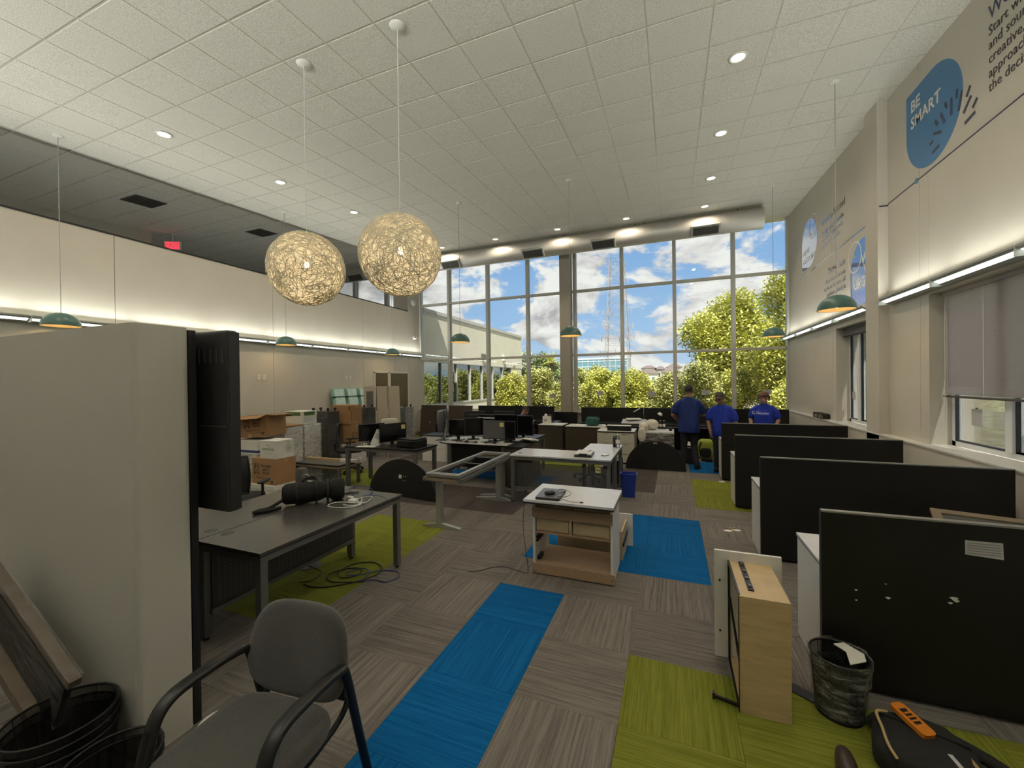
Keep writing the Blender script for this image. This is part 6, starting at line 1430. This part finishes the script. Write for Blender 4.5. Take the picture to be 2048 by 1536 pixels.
# man in navy seen from behind
JA = dict(head=(.01, .03, 1.645), hs=1.06, neck=(0, 0, 1.525), look=(.25, 1, -.12), hip=(0, 0, .90), shl=(-.215, -.01, 1.41), shr=(.215, -.01, 1.41), ell=(-.315, .0, 1.13), elr=(.285, .06, 1.14), wrl=(-.215, .20, .98), wrr=(.13, .27, 1.10), hdl=(.55, .6, -.15), hdr=(-.6, .5, .1), pnl=(.4, -.2, -.9), pnr=(-.1, -.6, -.8),
          knl=(-.10, .03, .48), knr=(.10, .05, .48), anl=(-.12, -.02, .09), anr=(.14, -.10, .10), toel=(-.2, 1, 0), toer=(.35, 1, -.10))
person('man in navy t-shirt and dark jeans seen from behind, short black hair', (.32, 9.42, 0), 0, 1.76, JA, 'skin_a', 'hair_black', 'shirt_navy', 'short', .15, shoulder=.235, shirt_low=.76)
# older man in royal blue looking down
JB = dict(head=(.02, .06, 1.50), hs=1.06, neck=(0, 0, 1.385), look=(.35, 1, -.42), hip=(0, 0, .82), shl=(-.19, 0, 1.28), shr=(.19, 0, 1.28), ell=(-.245, .0, 1.02), elr=(.25, .02, 1.02), wrl=(-.22, .10, .83), wrr=(.19, .16, .83), hdl=(-.05, .25, -.9), hdr=(-.15, .30, -.9), pnl=(.9, 0, -.2), pnr=(-.9, .2, -.2),
          knl=(-.09, .02, .45), knr=(.09, .02, .45), anl=(-.10, -.02, .09), anr=(.10, -.02, .09), curl=32)
person('older man in royal blue t-shirt with grey hair looking down, behind the farthest panel', (.93, 9.24, 0), R(166), 1.62, JB, 'skin_b', 'hair_grey', 'shirt_blue', 'short', .125, glasses=True, shoulder=.205, shirt_low=.72)
# woman in royal blue with headband
JC = dict(head=(.0, .05, 1.475), hs=1.06, neck=(0, 0, 1.365), look=(.75, 1, -.28), hip=(0, 0, .82), shl=(-.185, 0, 1.26), shr=(.185, 0, 1.26), ell=(-.25, .0, 1.02), elr=(.255, .0, 1.02), wrl=(-.22, .12, .84), wrr=(.22, .12, .84), hdl=(.3, .6, -.5), hdr=(-.3, .6, -.5), pnl=(.8, 0, -.4), pnr=(-.8, 0, -.4),
          knl=(-.09, .02, .44), knr=(.09, .02, .44), anl=(-.10, -.02, .09), anr=(.10, -.02, .09))
wm = person('woman in royal blue printed t-shirt with reddish tied hair and dark headband', (1.82, 10.02, 0), R(160), 1.58, JC, 'skin_c', 'hair_red', 'shirt_blue', 'long', .14, band=True, shoulder=.20, bust=.06, shirt_low=.72)
text('shirt_lettering', 'Champion', .075, 'shirt_print', wm, frame((.125, .1755, 1.135), (-1, 0.05, 0), (0, -.18, 1)), 'LEFT', .003, sx=.75)
MB().at(frame((.165, .158, 1.135), (-1, .3, 0), (0, -.2, 1))).tube(arc((0, .03, 0), .03, 60, 300, 10), .007, 5).build('shirt_emblem', 'shirt_print', wm)
# person sitting with bent head at the dark panels
JD = dict(head=(.03, .16, 1.07), neck=(0, .03, .975), look=(.4, .6, -.7), up=(0, .6, 1), hip=(0, 0, .50), shl=(-.19, .02, .90), shr=(.19, .02, .90), ell=(-.25, .16, .66), elr=(.25, .16, .66), wrl=(-.14, .38, .785), wrr=(.14, .38, .785), hdl=(.5, .8, 0), hdr=(-.5, .8, 0), pnl=(0, 0, -1), pnr=(0, 0, -1),
          knl=(-.11, .40, .50), knr=(.11, .40, .50), anl=(-.12, .36, .09), anr=(.12, .36, .09))
person('seated person in dark blue shirt with bent head in front of the long black panel', (-3.93, 10.55, 0), R(-25), 1.6, JD, 'skin_b', 'hair_black', 'shirt_navy', 'short', .13, shoulder=.205, shirt_low=.47)
t = thing('task_stool', 'dark task chair under the seated person before the window', 'chair', (-3.93, 10.55, 0), R(-25)); b = MB(); soft(b, (0, .03, .40), (.23, .22, .04), .5, .5, 20, 8); b.build('seat', 'black_cloth', t); MB().cyl((0, .03, .06), (0, .03, .37), .025).build('gas_lift', 'black_metal', t)
for k in range(5): MB().bar((0, .03, .06), (.26*math.cos(R(72*k)), .03+.26*math.sin(R(72*k)), .04), .03, .03).build('base_arm', 'black_plastic', t)
bench(-4.45, -3.0, 10.93, 11.55, 'dark desk where the person sits in front of the black panel', 'window_desk', 'black_laminate', group='dark desks under the window')
# ------------------------------------------------------------------ outdoors
gd = MB().box(-120, 120, YW+.3, 260, -.6, -.5).build('ground_outside', 'ground_soil'); gd['kind'] = 'structure'; gd['label'] = 'sunlit ground outside the windows'
gd = MB().box(3.35, 120, -40, YW+.3, -.6, -.5).build('ground_outside', 'ground_soil'); gd['kind'] = 'structure'; gd['label'] = 'sunlit ground beside the right wall'
# annex wing
t = thing('annex_building', 'cream stucco annex wing with a mirrored ribbon window outside the left of the window wall', 'building', (-9.0, 13.4, -.5))
Ln = 11.0
MB().box(-.4, 0, 0, Ln, 0, 1.50).build('wall', 'stucco', t); MB().box(-.4, 0, 0, Ln, 3.26, 5.18).build('wall', 'stucco', t); MB().box(-.4, 0, Ln-1.75, Ln, 1.50, 3.26).build('wall', 'stucco', t); MB().box(-6, -.4, Ln-.3, Ln, 0, 5.18).build('end_wall', 'stucco', t)
MB().box(-.42, .04, -.02, Ln+.03, 5.18, 5.32).build('parapet_cap', 'stucco_trim', t); MB().box(-6, .02, 0, Ln, 5.08, 5.18).build('roof', 'stucco_trim', t)
MB().box(-.02, .02, 0, Ln, 3.22, 3.28).build('window_head', 'stucco_trim', t); MB().box(-.02, .03, 0, Ln, 1.47, 1.53).build('window_sill', 'stucco_trim', t)
for k in range(7):
    a = .03+k*1.32; MB().box(-.10, -.09, a+.03, a+1.29, 1.53, 3.22).build('window_pane', 'mirror_glass', t)
    MB().box(-.10, -.02, a-.03, a+.03, 1.53, 3.22).build('mullion', 'stucco_trim', t)
q = MB().prism([(0, .25), (.28, .10), (.28, .02), (0, 0)], 5.2, 5.5, 'y'); q.X = Matrix.Identity(4); w_ = MB().at(Matrix.Translation((0, 0, 3.55))).prism([(0, .30), (.22, .24), (.34, .08), (.30, .0), (0, .02)], 5.15, 5.45, 'y').build('wall_pack_lamp', 'grille_slat', t)
MB().tube(smooth_path([(.02, 9.6, 3.50), (.35, 9.8, 3.55), (.45, 10.3, 3.52), (.9, 10.6, 3.58)]), .03, 6).build('conduit', 'stucco_trim', t); MB().tube(smooth_path([(.02, 9.6, 3.42), (.4, 9.9, 3.38), (.6, 10.4, 3.22), (1.0, 10.6, 3.2)]), .03, 6).build('conduit', 'stucco_trim', t)
MB().box(.0, .06, 9.5, 9.7, 3.35, 3.6).build('conduit_box', 'stucco_trim', t); MB().tube(smooth_path([(.05, Ln-.1, 3.2), (.05, Ln-.1, 4.3), (.25, Ln-.1, 4.6), (.7, Ln-.1, 4.75)]), .03, 6).build('drain_pipe', 'stucco_trim', t)
MB().box(.0, .12, 7.9, 8.15, 3.6, 3.9).build('junction_box', 'white_paint', t)

# trees and shrubs
def leaves(clumps, count, size, seed, squash=1.0):
    count *= 2; size *= .68
    """leaf quads scattered over overlapping clumps (cx, cy, cz, r)"""
    g = random.Random(seed); vs = []; fs = []
    wts = [c[3]**2 for c in clumps]; tot = sum(wts)
    for c, w in zip(clumps, wts):
        for _ in range(int(count*w/tot)):
            u = g.uniform(-1, 1); a = g.uniform(0, 6.2832); q = math.sqrt(1-u*u); rr = c[3]*(g.random()**.33)*g.uniform(.8, 1.12)
            p = (c[0]+rr*q*math.cos(a), c[1]+rr*q*math.sin(a), c[2]+rr*u*squash)
            s = size*g.uniform(.55, 1.3); t1, t2 = g.uniform(0, 6.28), g.uniform(-.9, .9)
            ax = (math.cos(t1)*math.cos(t2), math.sin(t1)*math.cos(t2), math.sin(t2)); bx_ = (-math.sin(t1), math.cos(t1), g.uniform(-.5, .5))
            n = len(vs)
            for (m1, m2) in ((-.9, 0), (0, -.45), (.9, 0), (0, .45)): vs.append((p[0]+s*(m1*ax[0]+m2*bx_[0]), p[1]+s*(m1*ax[1]+m2*bx_[1]), p[2]+s*(m1*ax[2]+m2*bx_[2])))
            fs.append((n, n+1, n+2, n+3))
    me = bpy.data.meshes.new('foliage'); me.from_pydata(vs, [], fs); me.update(); return me
def plant(name, label, cat, loc, r, h, m, count, size, seed, trunk=.0, group=None, nclump=14, base=.25):
    g = random.Random(seed*7+1); t = thing(name, label, cat, loc, 0, group)
    cl = []
    for k in range(nclump):
        a = g.uniform(0, 6.28); z = g.uniform(base, .86)*h; prof = math.sin(math.pi*min(1, max(.12, (z/h-base*.5)/(1-base*.5))))**.6
        rr = r*g.uniform(.25, .75)*prof; cl.append((rr*math.cos(a), rr*math.sin(a), z, r*g.uniform(.28, .48)))
    cl.append((0, 0, h*.6, r*.6)); cl.append((g.uniform(-.2, .2)*r, 0, h*.86, r*.32))
    o = bpy.data.objects.new('foliage', leaves(cl, count, size, seed)); C.objects.link(o); o.parent = t; o.data.materials.append(M[m]); o['kind'] = 'stuff'
    MB().tube(smooth_path([(0, 0, -.1), (.05*r, .02*r, h*.3), (-.04*r, .03*r, h*.65)]), [max(.04, trunk)*(1-.04*k) for k in range(13)], 8).build('trunk', 'bark', t)
    for k in range(4): c = cl[k]; MB().tube([(0, 0, h*.3), (c[0]*.5, c[1]*.5, h*.3+(c[2]-h*.3)*.6), (c[0], c[1], c[2])], [max(.03, trunk*.5), max(.02, trunk*.3), .015], 6).build('branch', 'bark', t)
    return t
plant('broad_tree', 'large bright yellow-green tree right of the lattice tower', 'tree', (3.3, 25.5, -.5), 3.2, 7.4, 'leaf_yellow', 26000, .17, 1, .16, 'trees outside', 26, .2)
plant('broad_tree', 'tall leafy tree at the right edge of the big window', 'tree', (5.3, 20.5, -.5), 2.3, 7.6, 'leaf_yellow', 15000, .15, 2, .13, 'trees outside', 20, .2)
plant('broad_tree', 'dark green tree just beyond the annex corner', 'tree', (-8.9, 27.5, -.5), 2.0, 4.5, 'leaf_green', 11000, .16, 3, .12, 'trees outside', 16, .15)
plant('broad_tree', 'olive green tree left of the glass building', 'tree', (-4.6, 25.0, -.5), 1.6, 3.35, 'leaf_olive', 9000, .14, 4, .1, 'trees outside', 14, .1)
plant('broad_tree', 'dark tree far behind the hedge at the right of the window', 'tree', (9.5, 30, -.5), 3.2, 7.2, 'leaf_green', 12000, .2, 5, .15, 'trees outside', 16, .15)
hx = [(-8.2, 20.8), (-6.6, 21.6), (-5.0, 21.2), (-3.4, 21.8), (-1.8, 21.0), (-.2, 21.7), (1.4, 21.0), (3.0, 21.9), (4.6, 18.6), (6.2, 21.0), (8.2, 22.0)]
hl = ['yellow shrub right beside the annex corner', 'yellow-green shrub under the palm tree', 'shrub left of the wide window pillar', 'olive shrub right of the wide window pillar', 'olive shrub in front of the glass building', 'shrub in front of the lattice tower foot', 'shrub in front of the pale houses', 'shrub between the houses and the large tree', 'shrub under the large yellow-green tree', 'shrub at the right end of the big window', 'shrub beyond the right wall corner']
for k, (x, y) in enumerate(hx):
    plant('hedge_shrub', hl[k], 'shrub', (x, y, -.5), 1.25, 3.0+.28*math.sin(k*2.3), ['leaf_yellow', 'leaf_olive', 'leaf_olive', 'leaf_yellow'][k % 4], 7500, .105, 20+k, .05, 'shrubs outside the big window', 16, .08)
for k, (x, y, r_, h_) in enumerate(((6.2, 15.2, 1.4, 3.0), (8.4, 12.6, 1.6, 3.6), (9.4, 9.2, 1.5, 2.9), (9.2, 5.4, 1.4, 2.7), (11.5, 14.5, 2.0, 4.8))):
    plant('side_shrub', ['shrub outside the far side window, nearest the corner', 'green tree seen through the far side window', 'shrub seen through the near side window beyond the notice', 'shrub seen through the near side window at the right', 'tall tree behind the side shrubs'][k], 'shrub', (x, y, -.5), r_, h_, ['leaf_olive', 'leaf_yellow'][k % 2], 6500, .11, 50+k, .06, 'shrubs outside the side windows', 14, .1)
for k, x in enumerate((-8.0, -6.2, -4.6, -3.0, 5.0, 7.2, -1.3, .5, 2.2)):
    plant('rear_shrub', ['shrub behind the yellow one at the annex corner', 'shrub standing behind the palm trunk', 'rear shrub behind the wide window pillar', 'rear shrub in front of the glass office block', 'rear shrub under the tall tree', 'rear shrub at the far right', 'rear shrub in front of the tower legs', 'rear shrub in front of the low house', 'rear shrub left of the large tree trunk'][k], 'shrub', (x, 24.2, -.5), 1.3, (3.1 if k < 6 else 2.55)+.2*math.sin(k*1.7), ['leaf_olive', 'leaf_green'][k % 2], 6000, .12, 80+k, .05, 'rear shrubs outside the big window', 16, .05)
# palm
t = thing('palm_tree', 'small palm tree with fan crown above the shrubs', 'palm', (-7.45, 26, -.5))
MB().tube(smooth_path([(0, 0, 0), (.06, 0, 1.6), (0, 0, 3.7)]), [.13]*13, 8).build('trunk', 'bark', t)
g = random.Random(4)
for k in range(22):
    a = k*2.4; el = R(-35+105*((k*37) % 22)/22); d = Vector((math.cos(a)*math.cos(el), math.sin(a)*math.cos(el), math.sin(el))); s = Vector((-math.sin(a), math.cos(a), 0)); b = MB(); base = Vector((0, 0, 3.75))
    for j in range(-4, 5): tip = base+d*(.95-.02*j*j)+s*j*.11+Vector((0, 0, -.12*abs(j)/4)); mid = base+d*.3; b.add([base, mid+s*.03*(j+.6), tip, mid+s*.03*(j-.6)], [(0, 1, 2, 3)])
    b.build('frond', 'leaf_yellow', t)
# lattice tower
t = thing('lattice_tower', 'tall red and white lattice radio tower behind the shrubs', 'tower', (-8.5, 70, -.5))
def tw(z): return 2.15-1.05*min(1, z/23.0)
HT = 23.0; N = 19
for sx, sy in ((-1, -1), (1, -1), (1, 1), (-1, 1)): MB().tube([(sx*tw(0), sy*tw(0), 0), (sx*tw(HT), sy*tw(HT), HT)], .055, 5).build('tower_leg', 'tower_steel', t)
for side in range(4):
    b = MB(); A = Matrix.Rotation(R(90*side), 4, 'Z'); b.at(A)
    for k in range(N):
        z0, z1 = HT*k/N, HT*(k+1)/N; b.tube([(-tw(z0), -tw(z0), z0), (0, -tw(z1), z1), (tw(z0), -tw(z0), z0)], .03, 4, False); b.tube([(-tw(z1), -tw(z1), z1), (tw(z1), -tw(z1), z1)], .03, 4, False)
    b.build('brace_face', 'tower_steel', t, kind='stuff')
for z, n_ in ((14.0, 6), (9.6, 8), (7.0, 8), (11.5, 5)):
    for k in range(n_): a = 6.28*k/n_; rr = tw(z)*1.55; MB().cbox((rr*math.cos(a), rr*math.sin(a), z), (.14, .14, 1.0)).build('antenna_panel', 'tower_steel', t); MB().tube([(tw(z)*.9*math.cos(a), tw(z)*.9*math.sin(a), z), (rr*math.cos(a), rr*math.sin(a), z)], .03, 4).build('antenna_arm', 'tower_steel', t)
# glass office block
t = thing('glass_office', 'distant office block with pale blue glass front left of the tower', 'building', (-24, 150, -.5))
MB().box(-9.0, 9.0, 0, 12, 0, 10.3).build('body', 'far_glass', t); MB().box(-9.2, 9.2, -.2, 12, 10.3, 10.9).build('roof_band', 'far_band', t)
for k in range(5): MB().box(-9.05, 9.05, -.12, 0, 1.5+k*2, 1.75+k*2).build('floor_band', 'far_band', t)
for k in range(10): MB().box(-9+k*2-.06, -9+k*2+.06, -.1, 0, 0, 10.3).build('mullion', 'far_band', t)
# pale houses
def house(x, w, h, rh, label, y=70):
    t = thing('town_house', label, 'house', (x, y, -.5), 0, 'pale town houses')
    MB().box(-w/2, w/2, 0, 5, 0, h).build('wall', 'far_wall', t); r = MB(); e = .25
    r.add([(-w/2-e, -e, h), (w/2+e, -e, h), (w/2+e, 5+e, h), (-w/2-e, 5+e, h), (-w*.18, 2.5, h+rh), (w*.18, 2.5, h+rh)], [(0, 1, 5, 4), (2, 3, 4, 5), (1, 2, 5), (3, 0, 4), (3, 2, 1, 0)]); r.build('roof', 'far_roof', t)
    for k in range(2):
        f_ = MB().box(-w*.3+k*w*.45, -w*.3+k*w*.45+.5, -.05, 0, h-1.3, h-.5).build('window', 'trim_white', t); MB().box(-w*.3+k*w*.45+.06, -w*.3+k*w*.45+.44, -.07, -.05, h-1.24, h-.56).build('pane', 'far_glass', f_)
house(-3.6, 3.2, 3.5, .8, 'pale house with the lowest brown hipped roof, nearest the tower', 69)
house(-3.9, 2.2, 4.5, .6, 'pale house with the upper left brown roof', 75); house(-1.95, 1.5, 4.3, .6, 'small pale house with a brown roof between the other roofs', 75.5)
house(-.15, 2.7, 3.6, .9, 'pale house with a brown roof half behind the large tree', 69); house(.35, 2.2, 4.6, .7, 'highest pale house with a brown roof beside the large tree', 75)
